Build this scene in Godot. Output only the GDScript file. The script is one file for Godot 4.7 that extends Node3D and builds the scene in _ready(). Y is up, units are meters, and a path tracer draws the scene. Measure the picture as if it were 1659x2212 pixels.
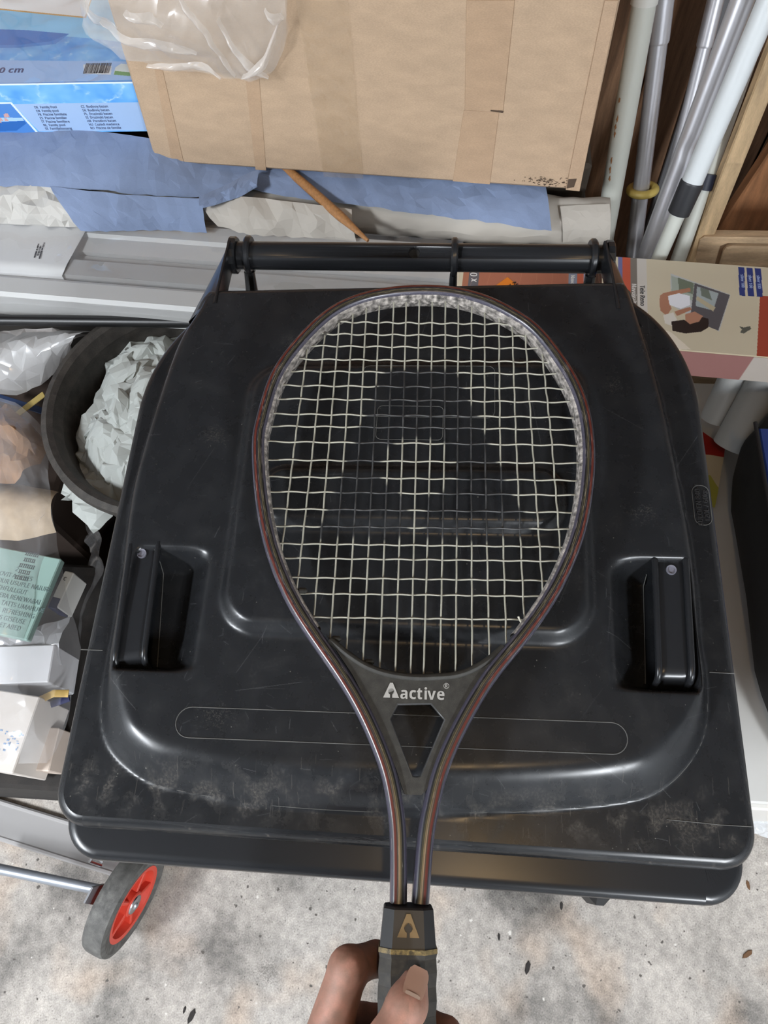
extends Node3D
# A garage corner: a tennis racket held over the lid of a black wheelie bin.

# ---------------------------------------------------------------- shape building
class Shape:
	var v := PackedVector3Array()
	var n := PackedVector3Array()
	var uv := PackedVector2Array()
	var col := PackedColorArray()
	var ix := PackedInt32Array()

	func vert(p: Vector3, t := Vector2.ZERO, c := Color.WHITE) -> int:
		v.append(p)
		uv.append(t)
		col.append(c)
		return v.size() - 1

	func tri(a: int, b: int, c: int) -> void:
		ix.append(a)
		ix.append(b)
		ix.append(c)

	func face(a: Vector3, b: Vector3, c: Vector3, d: Vector3) -> void:
		var i := vert(a, Vector2(0, 0))
		vert(b, Vector2(1, 0))
		vert(c, Vector2(1, 1))
		vert(d, Vector2(0, 1))
		tri(i, i + 1, i + 2)
		tri(i, i + 2, i + 3)

	func tface(a: Vector3, b: Vector3, c: Vector3) -> void:
		var i := vert(a)
		vert(b)
		vert(c)
		tri(i, i + 1, i + 2)

	# rows of points with shared vertices, so that the patch shades smoothly
	func grid(rows: Array, closed := false, tiles := Vector2.ONE, cols: Array = []) -> void:
		var first := v.size()
		var m: int = rows[0].size()
		var w := m + (1 if closed else 0)
		for i in rows.size():
			for j in w:
				var c := Color.WHITE
				if cols.size():
					c = cols[i]
				vert(rows[i][j % m], Vector2(float(j) / (w - 1), float(i) / maxf(1, rows.size() - 1)) * tiles, c)
		for i in rows.size() - 1:
			for j in w - 1:
				var a := first + i * w + j
				tri(a, a + 1, a + w + 1)
				tri(a, a + w + 1, a + w)

	# a box with chamfered edges
	func box(at: Vector3, size: Vector3, bev := 0.0, turn := Basis.IDENTITY) -> void:
		var h := size * 0.5
		var b := minf(bev, minf(h.x, minf(h.y, h.z)) * 0.9)
		var put := func(p: Vector3) -> Vector3: return at + turn * p
		for ax in 3:
			for s in [-1.0, 1.0]:
				var q := []
				for k in [[-1, -1], [1, -1], [1, 1], [-1, 1]]:
					var p := Vector3.ZERO
					p[ax] = h[ax] * s
					p[(ax + 1) % 3] = (h[(ax + 1) % 3] - b) * k[0]
					p[(ax + 2) % 3] = (h[(ax + 2) % 3] - b) * k[1]
					q.append(put.call(p))
				if s > 0:
					face(q[3], q[2], q[1], q[0])
				else:
					face(q[0], q[1], q[2], q[3])
		if b <= 0.0:
			return
		for ax in 3:
			var y := (ax + 1) % 3
			var z := (ax + 2) % 3
			for sy in [-1.0, 1.0]:
				for sz in [-1.0, 1.0]:
					var q := []
					for k in [[-1, 0], [1, 0], [1, 1], [-1, 1]]:
						var p := Vector3.ZERO
						p[ax] = (h[ax] - b) * k[0]
						p[y] = (h[y] - (0.0 if k[1] == 0 else b)) * sy
						p[z] = (h[z] - (b if k[1] == 0 else 0.0)) * sz
						q.append(put.call(p))
					if sy * sz > 0:
						face(q[0], q[1], q[2], q[3])
					else:
						face(q[3], q[2], q[1], q[0])
		for sx in [-1.0, 1.0]:
			for sy in [-1.0, 1.0]:
				for sz in [-1.0, 1.0]:
					var a: Vector3 = put.call(Vector3(h.x * sx, (h.y - b) * sy, (h.z - b) * sz))
					var c: Vector3 = put.call(Vector3((h.x - b) * sx, h.y * sy, (h.z - b) * sz))
					var d: Vector3 = put.call(Vector3((h.x - b) * sx, (h.y - b) * sy, h.z * sz))
					if sx * sy * sz > 0:
						tface(a, d, c)
					else:
						tface(a, c, d)

	func ring(at: Vector3, dir: Vector3, up: Vector3, rx: float, ry: float, sides: int) -> PackedVector3Array:
		var x := dir.cross(up).normalized()
		var y := x.cross(dir).normalized()
		var r := PackedVector3Array()
		for k in sides:
			var a := TAU * k / sides
			r.append(at + x * cos(a) * rx + y * sin(a) * ry)
		return r

	func tube(path: Array, radii: Array, sides := 10, caps := true, cols: Array = [], flat := 1.0) -> void:
		var rows := []
		var up := Vector3.UP
		var d0: Vector3 = (path[1] - path[0]).normalized()
		if absf(d0.dot(up)) > 0.9:
			up = Vector3.RIGHT
		for i in path.size():
			var d: Vector3 = (path[mini(i + 1, path.size() - 1)] - path[maxi(i - 1, 0)]).normalized()
			var r: float = radii[mini(i, radii.size() - 1)]
			rows.append(ring(path[i], d, up, r, r * flat, sides))
			up = (up - d * up.dot(d)).normalized()
		grid(rows, true, Vector2.ONE, cols)
		if caps:
			for e in [0, rows.size() - 1]:
				var c := vert(path[e], Vector2.ZERO, cols[e] if cols.size() else Color.WHITE)
				var f := c + 1
				for k in sides:
					vert(rows[e][k], Vector2.ZERO, cols[e] if cols.size() else Color.WHITE)
				for k in sides:
					if e == 0:
						tri(c, f + (k + 1) % sides, f + k)
					else:
						tri(c, f + k, f + (k + 1) % sides)

	# (radius, height) turned round the y axis
	func lathe(profile: Array, sides := 32, at := Vector3.ZERO, turn := Basis.IDENTITY) -> void:
		var rows := []
		for p in profile:
			var r := PackedVector3Array()
			for k in sides:
				var a := TAU * k / sides
				r.append(at + turn * Vector3(cos(a) * p.x, p.y, sin(a) * p.x))
			rows.append(r)
		for i in rows.size() - 1:
			grid([rows[i], rows[i + 1]], true)

	# outline in x, y, from z0 to z1, with a chamfer at z1
	func prism(o: Array, z0: float, z1: float, bev := 0.0, smooth := false, tr := Transform3D.IDENTITY) -> void:
		var poly := PackedVector2Array(o)
		if Geometry2D.is_polygon_clockwise(poly):
			poly.reverse()
		var top := poly
		if bev > 0.0:
			var inset := Geometry2D.offset_polygon(poly, -bev, Geometry2D.JOIN_MITER)
			top = poly.duplicate()
			for i in poly.size():
				var a := poly[(i + poly.size() - 1) % poly.size()]
				var c := poly[(i + 1) % poly.size()]
				var e := (poly[i] - a).normalized()
				var f := (c - poly[i]).normalized()
				var nn := (Vector2(-e.y, e.x) + Vector2(-f.y, f.x)).normalized()
				top[i] = poly[i] + nn * bev
			if inset.is_empty():
				top = poly
		var lo := PackedVector3Array()
		var mid := PackedVector3Array()
		var hi := PackedVector3Array()
		for i in poly.size():
			lo.append(tr * Vector3(poly[i].x, poly[i].y, z0))
			mid.append(tr * Vector3(poly[i].x, poly[i].y, z1 - bev))
			hi.append(tr * Vector3(top[i].x, top[i].y, z1))
		var layers := [lo, mid] if bev <= 0.0 else [lo, mid, hi]
		if smooth:
			for k in layers.size() - 1:
				grid([layers[k + 1], layers[k]], true)
		else:
			for k in layers.size() - 1:
				for i in poly.size():
					var j := (i + 1) % poly.size()
					face(layers[k + 1][i], layers[k + 1][j], layers[k][j], layers[k][i])
		var t := Geometry2D.triangulate_polygon(top)
		var f0 := v.size()
		for p in (hi if bev > 0.0 else mid):
			vert(p)
		for k in range(0, t.size(), 3):
			var a := t[k]
			var b := t[k + 1]
			var c := t[k + 2]
			if (top[b] - top[a]).cross(top[c] - top[a]) > 0:
				tri(f0 + a, f0 + c, f0 + b)
			else:
				tri(f0 + a, f0 + b, f0 + c)
		t = Geometry2D.triangulate_polygon(poly)
		f0 = v.size()
		for p in lo:
			vert(p)
		for k in range(0, t.size(), 3):
			var a := t[k]
			var b := t[k + 1]
			var c := t[k + 2]
			if (poly[b] - poly[a]).cross(poly[c] - poly[a]) > 0:
				tri(f0 + a, f0 + b, f0 + c)
			else:
				tri(f0 + a, f0 + c, f0 + b)

	# unshared corners whose normals lean towards their facet: crisp folds
	func crisp(share: float) -> Shape:
		var sn := PackedVector3Array()
		sn.resize(v.size())
		for k in range(0, ix.size(), 3):
			var f := (v[ix[k + 2]] - v[ix[k]]).cross(v[ix[k + 1]] - v[ix[k]])
			for j in 3:
				sn[ix[k + j]] += f
		var s := Shape.new()
		s.given = true
		for k in range(0, ix.size(), 3):
			var f := (v[ix[k + 2]] - v[ix[k]]).cross(v[ix[k + 1]] - v[ix[k]]).normalized()
			for j in 3:
				var i := ix[k + j]
				s.ix.append(s.vert(v[i], uv[i], col[i]))
				s.n.append(sn[i].normalized().lerp(f, share).normalized())
		return s

	var given := false

	func mesh() -> ArrayMesh:
		if given:
			return packed()
		n.resize(v.size())
		n.fill(Vector3.ZERO)
		for k in range(0, ix.size(), 3):
			var a := ix[k]
			var b := ix[k + 1]
			var c := ix[k + 2]
			var f := (v[c] - v[a]).cross(v[b] - v[a])
			n[a] += f
			n[b] += f
			n[c] += f
		for k in n.size():
			n[k] = n[k].normalized() if n[k].length_squared() > 0.0 else Vector3.UP
		return packed()

	func packed() -> ArrayMesh:
		var arr := []
		arr.resize(Mesh.ARRAY_MAX)
		arr[Mesh.ARRAY_VERTEX] = v
		arr[Mesh.ARRAY_NORMAL] = n
		arr[Mesh.ARRAY_TEX_UV] = uv
		arr[Mesh.ARRAY_COLOR] = col
		arr[Mesh.ARRAY_INDEX] = ix
		var m := ArrayMesh.new()
		m.add_surface_from_arrays(Mesh.PRIMITIVE_TRIANGLES, arr)
		return m


# ---------------------------------------------------------------- nodes
func part(called: String, s: Shape, m: Material, parent: Node = self) -> MeshInstance3D:
	return mesh_part(called, s.mesh(), m, parent)

func mesh_part(called: String, me: Mesh, m: Material, parent: Node = self) -> MeshInstance3D:
	var o := MeshInstance3D.new()
	o.name = numbered(called, parent)
	o.mesh = me
	o.material_override = m
	parent.add_child(o, true)
	return o

func numbered(called: String, parent: Node) -> String:
	if not parent.has_node(called):
		return called
	var k := 1
	while parent.has_node("%s_%03d" % [called, k]):
		k += 1
	return "%s_%03d" % [called, k]

func tag(o: Node, label: String, category: String, group := "") -> Node:
	o.set_meta("label", label)
	o.set_meta("category", category)
	if group:
		o.set_meta("group", group)
	return o

func thing(called: String, label: String, category: String, at := Vector3.ZERO, group := "") -> Node3D:
	var o := Node3D.new()
	o.name = numbered(called, self)
	o.position = at
	add_child(o, true)
	tag(o, label, category, group)
	return o

func frame(called: String, parent: Node, t: Transform3D) -> Node3D:
	var o := Node3D.new()
	o.name = numbered(called, parent)
	o.transform = t
	parent.add_child(o, true)
	return o

func structure(called: String, s: Shape, m: Material, label: String) -> MeshInstance3D:
	var o := part(called, s, m)
	o.set_meta("kind", "structure")
	o.set_meta("label", label)
	return o

# ---------------------------------------------------------------- materials and textures
func mat(c: Color, rough := 0.6, metal := 0.0, spec := 0.5) -> StandardMaterial3D:
	var m := StandardMaterial3D.new()
	m.albedo_color = c
	m.roughness = rough
	m.metallic = metal
	m.metallic_specular = spec
	m.cull_mode = BaseMaterial3D.CULL_DISABLED
	return m

func tinted(m: StandardMaterial3D) -> StandardMaterial3D:
	m.vertex_color_use_as_albedo = true
	return m

func film(c: Color, alpha: float, rough := 0.16) -> StandardMaterial3D:
	var m := mat(Color(c, alpha), rough)
	m.transparency = BaseMaterial3D.TRANSPARENCY_ALPHA
	return m

func noise(seed_: int, freq: float, octaves := 4, kind := FastNoiseLite.TYPE_SIMPLEX_SMOOTH, ridged := false) -> FastNoiseLite:
	var f := FastNoiseLite.new()
	f.seed = seed_
	f.noise_type = kind
	f.frequency = freq
	f.fractal_type = FastNoiseLite.FRACTAL_RIDGED if ridged else FastNoiseLite.FRACTAL_FBM
	f.fractal_octaves = octaves
	return f

func grey(f: FastNoiseLite, w: int, h: int) -> PackedByteArray:
	return f.get_image(w, h, false, false, true).get_data()

func tex(im: Image) -> ImageTexture:
	return ImageTexture.create_from_image(im)

func rgb_image(w: int, h: int, data: PackedByteArray) -> Image:
	return Image.create_from_data(w, h, false, Image.FORMAT_RGB8, data)

# fills a polygon given in 0..1 image coordinates
func fill(im: Image, poly: Array, c: Color) -> void:
	var w := im.get_width()
	var h := im.get_height()
	var lo := 1e9
	var hi := -1e9
	for p in poly:
		lo = minf(lo, p.y * h)
		hi = maxf(hi, p.y * h)
	for y in range(maxi(0, int(floor(lo))), mini(h, int(ceil(hi)))):
		var xs := []
		var yy := y + 0.5
		for i in poly.size():
			var a: Vector2 = poly[i] * Vector2(w, h)
			var b: Vector2 = poly[(i + 1) % poly.size()] * Vector2(w, h)
			if (a.y <= yy) != (b.y <= yy):
				xs.append(a.x + (yy - a.y) / (b.y - a.y) * (b.x - a.x))
		xs.sort()
		for k in range(0, xs.size() - 1, 2):
			var x0 := clampi(int(round(xs[k])), 0, w)
			var x1 := clampi(int(round(xs[k + 1])), 0, w)
			if x1 > x0:
				im.fill_rect(Rect2i(x0, y, x1 - x0, 1), c)

func scratch(im: Image, a: Vector2, b: Vector2, c: Color, strength: float) -> void:
	var steps := int(maxf(1, (b - a).length()))
	for k in steps + 1:
		var p := a.lerp(b, float(k) / steps)
		if p.x >= 0 and p.y >= 0 and p.x < im.get_width() and p.y < im.get_height():
			im.set_pixel(int(p.x), int(p.y), im.get_pixel(int(p.x), int(p.y)).lerp(c, strength))

func print_mat(im: Image, rough := 0.45) -> StandardMaterial3D:
	var m := mat(Color.WHITE, rough)
	m.albedo_texture = tex(im)
	m.texture_repeat = false
	return m

# triplanar speckle texture: base colour, varied light to dark over a broad and a fine noise
func mottled(c: Color, seed_: int, broad: float, fine: float, per_metre: float, rough := 0.7, stretch := Vector3.ONE, side := 256) -> StandardMaterial3D:
	var a := grey(noise(seed_, 6.0 / side, 4), side, side)
	var b := grey(noise(seed_ + 1, 90.0 / side, 2), side, side)
	var d := PackedByteArray()
	d.resize(side * side * 3)
	for k in side * side:
		var g := 1.0 + (a[k] / 255.0 - 0.5) * broad + (b[k] / 255.0 - 0.5) * fine
		d[k * 3] = clampi(int(c.r * g * 255), 0, 255)
		d[k * 3 + 1] = clampi(int(c.g * g * 255), 0, 255)
		d[k * 3 + 2] = clampi(int(c.b * g * 255), 0, 255)
	var m := mat(Color.WHITE, rough)
	m.albedo_texture = tex(rgb_image(side, side, d))
	m.uv1_triplanar = true
	m.uv1_scale = stretch * per_metre
	return m

func wood(c: Color, seed_: int, stretch := Vector3(14, 1.2, 14), rough := 0.6) -> StandardMaterial3D:
	return mottled(c, seed_, 0.32, 0.16, 1.0, rough, stretch)

func lettering(called: String, text: String, size: float, at: Vector3, turn: Basis, m: Material, parent: Node, bold := false, depth := 0.0006, align := HORIZONTAL_ALIGNMENT_CENTER) -> MeshInstance3D:
	var f := SystemFont.new()
	f.font_names = PackedStringArray(["Droid Sans"])
	f.font_weight = 700 if bold else 400
	var t := TextMesh.new()
	t.font = f
	t.text = text
	t.font_size = 32
	t.pixel_size = size / 32.0
	t.depth = depth
	t.curve_step = 2.0
	t.horizontal_alignment = align
	var o := mesh_part(called, t, m, parent)
	o.transform = Transform3D(turn, at)
	return o

# ---------------------------------------------------------------- crumpled sheets
func along(p: Array, t: float) -> Vector3:
	var lens := [0.0]
	for i in p.size() - 1:
		lens.append(lens[i] + p[i].distance_to(p[i + 1]))
	var d: float = t * lens[-1]
	for i in p.size() - 1:
		if d <= lens[i + 1] or i == p.size() - 2:
			return p[i].lerp(p[i + 1], (d - lens[i]) / maxf(1e-6, lens[i + 1] - lens[i]))
	return p[-1]

# sharp folds: triangle waves along random directions, bent by a slow noise; about -1 .. 1
class Creases:
	var dirs := []
	var f: FastNoiseLite
	var many: float
	func _init(seed_: int, freq: float, count := 5) -> void:
		var r := RandomNumberGenerator.new()
		r.seed = seed_
		many = 0.0
		f = FastNoiseLite.new()
		f.seed = seed_
		f.noise_type = FastNoiseLite.TYPE_SIMPLEX
		f.frequency = freq * 0.35
		f.fractal_octaves = 2
		for k in count:
			var q: float = freq * pow(1.45, k * 0.6)
			dirs.append([Vector3(r.randfn(), r.randfn(), r.randfn()).normalized() * q, r.randf(), pow(0.8, k)])
			many += pow(0.8, k)
	func at(p: Vector3) -> float:
		var w := f.get_noise_3dv(p) * 0.9
		var w2 := f.get_noise_3dv(p + Vector3(3, 5, 7))
		var s := 0.0
		for k in dirs.size():
			var d: Array = dirs[k]
			var x: float = p.dot(d[0]) + d[1] + (w if k % 2 == 0 else w2)
			s += d[2] * (absf(x - floor(x) - 0.5) * 4.0 - 1.0) * (0.35 + 0.65 * absf(w2 * 2.0 - 0.3 * (k % 3)))
		return s / many * 2.8

# a sheet stretched between two edges, bulging and creased; edge keeps its outline in the plane
func sheet(top: Array, bottom: Array, cols: int, rows: int, bulge: Vector3, amp: float, freq: float, seed_: int, torn := 0.0, fold := 0.0) -> Shape:
	var f := Creases.new(seed_, freq * 0.8)
	var g := noise(seed_ + 5, freq * 0.45, 3, FastNoiseLite.TYPE_SIMPLEX)
	var tn := noise(seed_ + 9, 22.0, 3)
	var s := Shape.new()
	var grid := []
	for i in rows + 1:
		var r := PackedVector3Array()
		var t := float(i) / rows
		for j in cols + 1:
			var u := float(j) / cols
			var a := along(top, u)
			var b := along(bottom, u)
			var tt := t
			if torn > 0.0:
				tt += tn.get_noise_1d(u) * torn * t
			var p := a.lerp(b, tt) + bulge * 4.0 * t * (1.0 - t)
			var nn := bulge.normalized()
			p += nn * (f.at(p) * amp + g.get_noise_3dv(p) * amp * 1.2)
			p += Vector3(g.get_noise_3d(p.x + 7, p.y, p.z), g.get_noise_3d(p.x, p.y + 9, p.z), 0) * amp * 0.5
			p += nn * fold * absf(fposmod(u * 5.0 + t * 3.0, 1.0) - 0.5)
			r.append(p)
		grid.append(r)
	s.grid(grid)
	return s

# paper or film crumpled into small flat facets
func crumpled(top: Array, bottom: Array, cell: float, bulge: Vector3, amp: float, freq: float, seed_: int, torn := 0.0, share := 0.75) -> Shape:
	var wide: float = 0.0
	for i in top.size() - 1:
		wide += top[i].distance_to(top[i + 1])
	var tall: float = (top[0].distance_to(bottom[0]) + top[-1].distance_to(bottom[-1])) / 2
	var cols := maxi(4, int(wide / cell))
	var rows := maxi(4, int(tall / cell))
	var r := RandomNumberGenerator.new()
	r.seed = seed_
	var f := Creases.new(seed_, freq)
	var g := noise(seed_ + 5, freq * 1.6, 2, FastNoiseLite.TYPE_SIMPLEX)
	var b := noise(seed_ + 6, freq * 0.35, 2, FastNoiseLite.TYPE_SIMPLEX)
	var tn := noise(seed_ + 9, 22.0, 3)
	var nn := bulge.normalized()
	var s := Shape.new()
	for i in rows + 1:
		for j in cols + 1:
			var t := float(i) / rows
			var u := float(j) / cols
			if i > 0 and i < rows:
				t += r.randf_range(-0.38, 0.38) / rows
			if j > 0 and j < cols:
				u += r.randf_range(-0.38, 0.38) / cols
			var tt := t
			if torn > 0.0:
				tt += tn.get_noise_1d(u) * torn * t
			var p := along(top, u).lerp(along(bottom, u), tt) + bulge * 4.0 * t * (1.0 - t)
			p += nn * (f.at(p) * amp * 0.7 + g.get_noise_3dv(p) * amp * 0.9 + b.get_noise_3dv(p) * amp * 1.6 + r.randf_range(-0.12, 0.12) * amp)
			s.vert(p, Vector2(u, t))
	for i in rows:
		for j in cols:
			var a := i * (cols + 1) + j
			var c := a + cols + 1
			if r.randf() < 0.5:
				s.tri(a, a + 1, c + 1)
				s.tri(a, c + 1, c)
			else:
				s.tri(a, a + 1, c)
				s.tri(a + 1, c + 1, c)
	return s.crisp(share)

# ---------------------------------------------------------------- smooth joined bodies
func smin(a: float, b: float, k: float) -> float:
	var h := clampf(0.5 + 0.5 * (b - a) / k, 0.0, 1.0)
	return lerpf(b, a, h) - k * h * (1.0 - h)

# bones: [from, to, radius from, radius to, blend]; a surface net over their joined distance
func body(bones: Array, cell: float, cut = null) -> Shape:
	var lo := Vector3.ONE * 1e9
	var hi := -lo
	for b in bones:
		for k in 2:
			var r: float = b[2 + k] + cell * 3
			lo = lo.min(b[k] - Vector3.ONE * r)
			hi = hi.max(b[k] + Vector3.ONE * r)
	var nx := int(ceil((hi.x - lo.x) / cell)) + 1
	var ny := int(ceil((hi.y - lo.y) / cell)) + 1
	var nz := int(ceil((hi.z - lo.z) / cell)) + 1
	var d := PackedFloat32Array()
	d.resize(nx * ny * nz)
	d.fill(0.05)
	for b in bones:
		var a: Vector3 = b[0]
		var e: Vector3 = b[1] - b[0]
		var ll := maxf(1e-9, e.length_squared())
		var m: float = maxf(b[2], b[3]) + 0.022
		var bl: Vector3 = (b[0].min(b[1]) - Vector3.ONE * m - lo) / cell
		var bh: Vector3 = (b[0].max(b[1]) + Vector3.ONE * m - lo) / cell
		for z in range(maxi(0, int(bl.z)), mini(nz, int(bh.z) + 1)):
			for y in range(maxi(0, int(bl.y)), mini(ny, int(bh.y) + 1)):
				for x in range(maxi(0, int(bl.x)), mini(nx, int(bh.x) + 1)):
					var p := lo + Vector3(x, y, z) * cell
					var t := clampf((p - a).dot(e) / ll, 0.0, 1.0)
					var q := (p - a - e * t).length() - lerpf(b[2], b[3], t)
					var at := (z * ny + y) * nx + x
					d[at] = smin(d[at], q, b[4])
	if cut != null:
		for z in nz:
			for y in ny:
				for x in nx:
					var at := (z * ny + y) * nx + x
					if d[at] < 0.02:
						d[at] = maxf(d[at], cut.call(lo + Vector3(x, y, z) * cell))
	var s := Shape.new()
	var id := PackedInt32Array()
	id.resize(nx * ny * nz)
	id.fill(-1)
	var off := [0, 1, nx, nx + 1, nx * ny, nx * ny + 1, nx * ny + nx, nx * ny + nx + 1]
	var cs := [Vector3(0, 0, 0), Vector3(1, 0, 0), Vector3(0, 1, 0), Vector3(1, 1, 0), Vector3(0, 0, 1), Vector3(1, 0, 1), Vector3(0, 1, 1), Vector3(1, 1, 1)]
	var edges := [[0, 1], [2, 3], [4, 5], [6, 7], [0, 2], [1, 3], [4, 6], [5, 7], [0, 4], [1, 5], [2, 6], [3, 7]]
	for z in nz - 1:
		for y in ny - 1:
			for x in nx - 1:
				var at := (z * ny + y) * nx + x
				var inside := 0
				for k in 8:
					if d[at + off[k]] < 0.0:
						inside += 1
				if inside == 0 or inside == 8:
					continue
				var sum := Vector3.ZERO
				var cnt := 0
				for e in edges:
					var da := d[at + off[e[0]]]
					var db := d[at + off[e[1]]]
					if (da < 0.0) != (db < 0.0):
						sum += cs[e[0]].lerp(cs[e[1]], da / (da - db))
						cnt += 1
				var p := lo + (Vector3(x, y, z) + sum / cnt) * cell
				id[at] = s.vert(p, Vector2(p.x, p.y) * 8.0)
	for z in range(1, nz - 1):
		for y in range(1, ny - 1):
			for x in range(1, nx - 1):
				var at := (z * ny + y) * nx + x
				for ax in 3:
					var o: int = [1, nx, nx * ny][ax]
					var o1: int = [nx, nx * ny, 1][ax]
					var o2: int = [nx * ny, 1, nx][ax]
					if (d[at] < 0.0) != (d[at + o] < 0.0):
						var a := id[at]
						var b := id[at - o1]
						var c := id[at - o1 - o2]
						var e := id[at - o2]
						if a < 0 or b < 0 or c < 0 or e < 0:
							continue
						if d[at] < 0.0:
							s.tri(a, c, b)
							s.tri(a, e, c)
						else:
							s.tri(a, b, c)
							s.tri(a, c, e)
	return s

# ---------------------------------------------------------------- the scene
var rng := RandomNumberGenerator.new()
var M := {}

func _ready() -> void:
	rng.seed = 4711
	# camera
	var cam := Camera3D.new()
	cam.name = "camera"
	add_child(cam)
	cam.fov = 69.6448
	cam.near = 0.02
	cam.transform = Transform3D(Basis(Vector3(0.9973, -0.0376, -0.0627), Vector3(-0.0407, 0.4277, -0.903), Vector3(0.0607, 0.9031, 0.425)), Vector3(0, 1.4697, 0))
	cam.current = true
	# air and exposure
	var we := WorldEnvironment.new()
	we.name = "world_environment"
	var env := Environment.new()
	env.background_mode = Environment.BG_COLOR
	env.background_color = Color(0.10, 0.11, 0.13)
	env.tonemap_mode = Environment.TONE_MAPPER_LINEAR
	env.tonemap_exposure = 1.06
	env.sdfgi_enabled = true
	env.ssao_enabled = true
	env.ssil_enabled = true
	we.environment = env
	add_child(we)
	# lamps
	tube_lamp(Vector3(-1.72, 2.36, 1.05), 9.5, "white tube lamp on the ceiling above the left side of the garage")
	tube_lamp(Vector3(1.15, 2.36, 1.9), 9.5, "white tube lamp on the ceiling above the right side of the garage")
	bulb_lamp(Vector3(0.14, 2.22, 0.22), 0.13)
	make_materials()
	room()
	wheelie_bin()
	racket()
	hand()
	behind_the_bin()
	pole_corner()
	right_side()
	left_side()
	floor_bits()

func tube_lamp(at: Vector3, energy: float, label: String) -> void:
	var t := thing("tube_lamp", label, "lamp", at)
	var h := Shape.new()
	h.box(Vector3(0, 0.05, 0), Vector3(0.34, 0.06, 0.8), 0.008)
	part("housing", h, mat(Color(0.85, 0.85, 0.84), 0.5), t)
	var g := Shape.new()
	g.box(Vector3(0, 0.012, 0), Vector3(0.30, 0.02, 0.76), 0.006)
	var gm := mat(Color(0.9, 0.93, 1.0), 0.5)
	gm.emission_enabled = true
	gm.emission = Color(0.93, 0.96, 1.0)
	gm.emission_energy_multiplier = 6.0
	part("lamp_diffuser", g, gm, t)
	var l := AreaLight3D.new()
	l.name = "tube_light"
	l.area_size = Vector2(0.30, 0.76)
	l.light_color = Color(0.96, 0.98, 1.0)
	l.light_energy = energy
	l.shadow_enabled = true
	l.area_range = 8.0
	l.position = Vector3(0, -0.003, 0)
	l.rotation.x = -PI / 2
	t.add_child(l)

func bulb_lamp(at: Vector3, energy: float) -> void:
	var t := thing("bulb_lamp", "bare warm bulb hanging from the ceiling above the bin", "lamp", at)
	var h := Shape.new()
	h.lathe([Vector2(0.0, 0.2), Vector2(0.045, 0.2), Vector2(0.045, 0.185), Vector2(0.004, 0.18), Vector2(0.004, 0.09), Vector2(0.018, 0.085), Vector2(0.018, 0.04), Vector2(0.0, 0.04)], 20)
	part("holder", h, mat(Color(0.85, 0.85, 0.82), 0.5), t)
	var b := Shape.new()
	var pr := []
	for k in 13:
		var a := PI * k / 12.0
		pr.append(Vector2(sin(a) * 0.033, cos(a) * 0.036))
	b.lathe(pr, 24)
	var gm := mat(Color(1, 0.9, 0.75), 0.4)
	gm.emission_enabled = true
	gm.emission = Color(1.0, 0.84, 0.6)
	gm.emission_energy_multiplier = 18.0
	part("bulb", b, gm, t)
	var l := OmniLight3D.new()
	l.name = "bulb_light"
	l.light_color = Color(1.0, 0.84, 0.62)
	l.light_energy = energy
	l.light_size = 0.03
	l.omni_range = 8.0
	l.omni_attenuation = 2.0
	l.shadow_enabled = true
	t.add_child(l)

func make_materials() -> void:
	M.black = mat(Color(0.12, 0.125, 0.135), 0.27, 0.0, 0.45)
	M.black_matt = mat(Color(0.11, 0.11, 0.115), 0.6)
	M.steel = mat(Color(0.72, 0.73, 0.75), 0.3, 1.0)
	M.line = mat(Color(0.32, 0.32, 0.31), 0.6)
	M.ink = mat(Color(0.22, 0.26, 0.42), 0.7)
	M.dark_ink = mat(Color(0.2, 0.2, 0.22), 0.7)
	M.white = mat(Color(0.86, 0.86, 0.84), 0.5)

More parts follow.
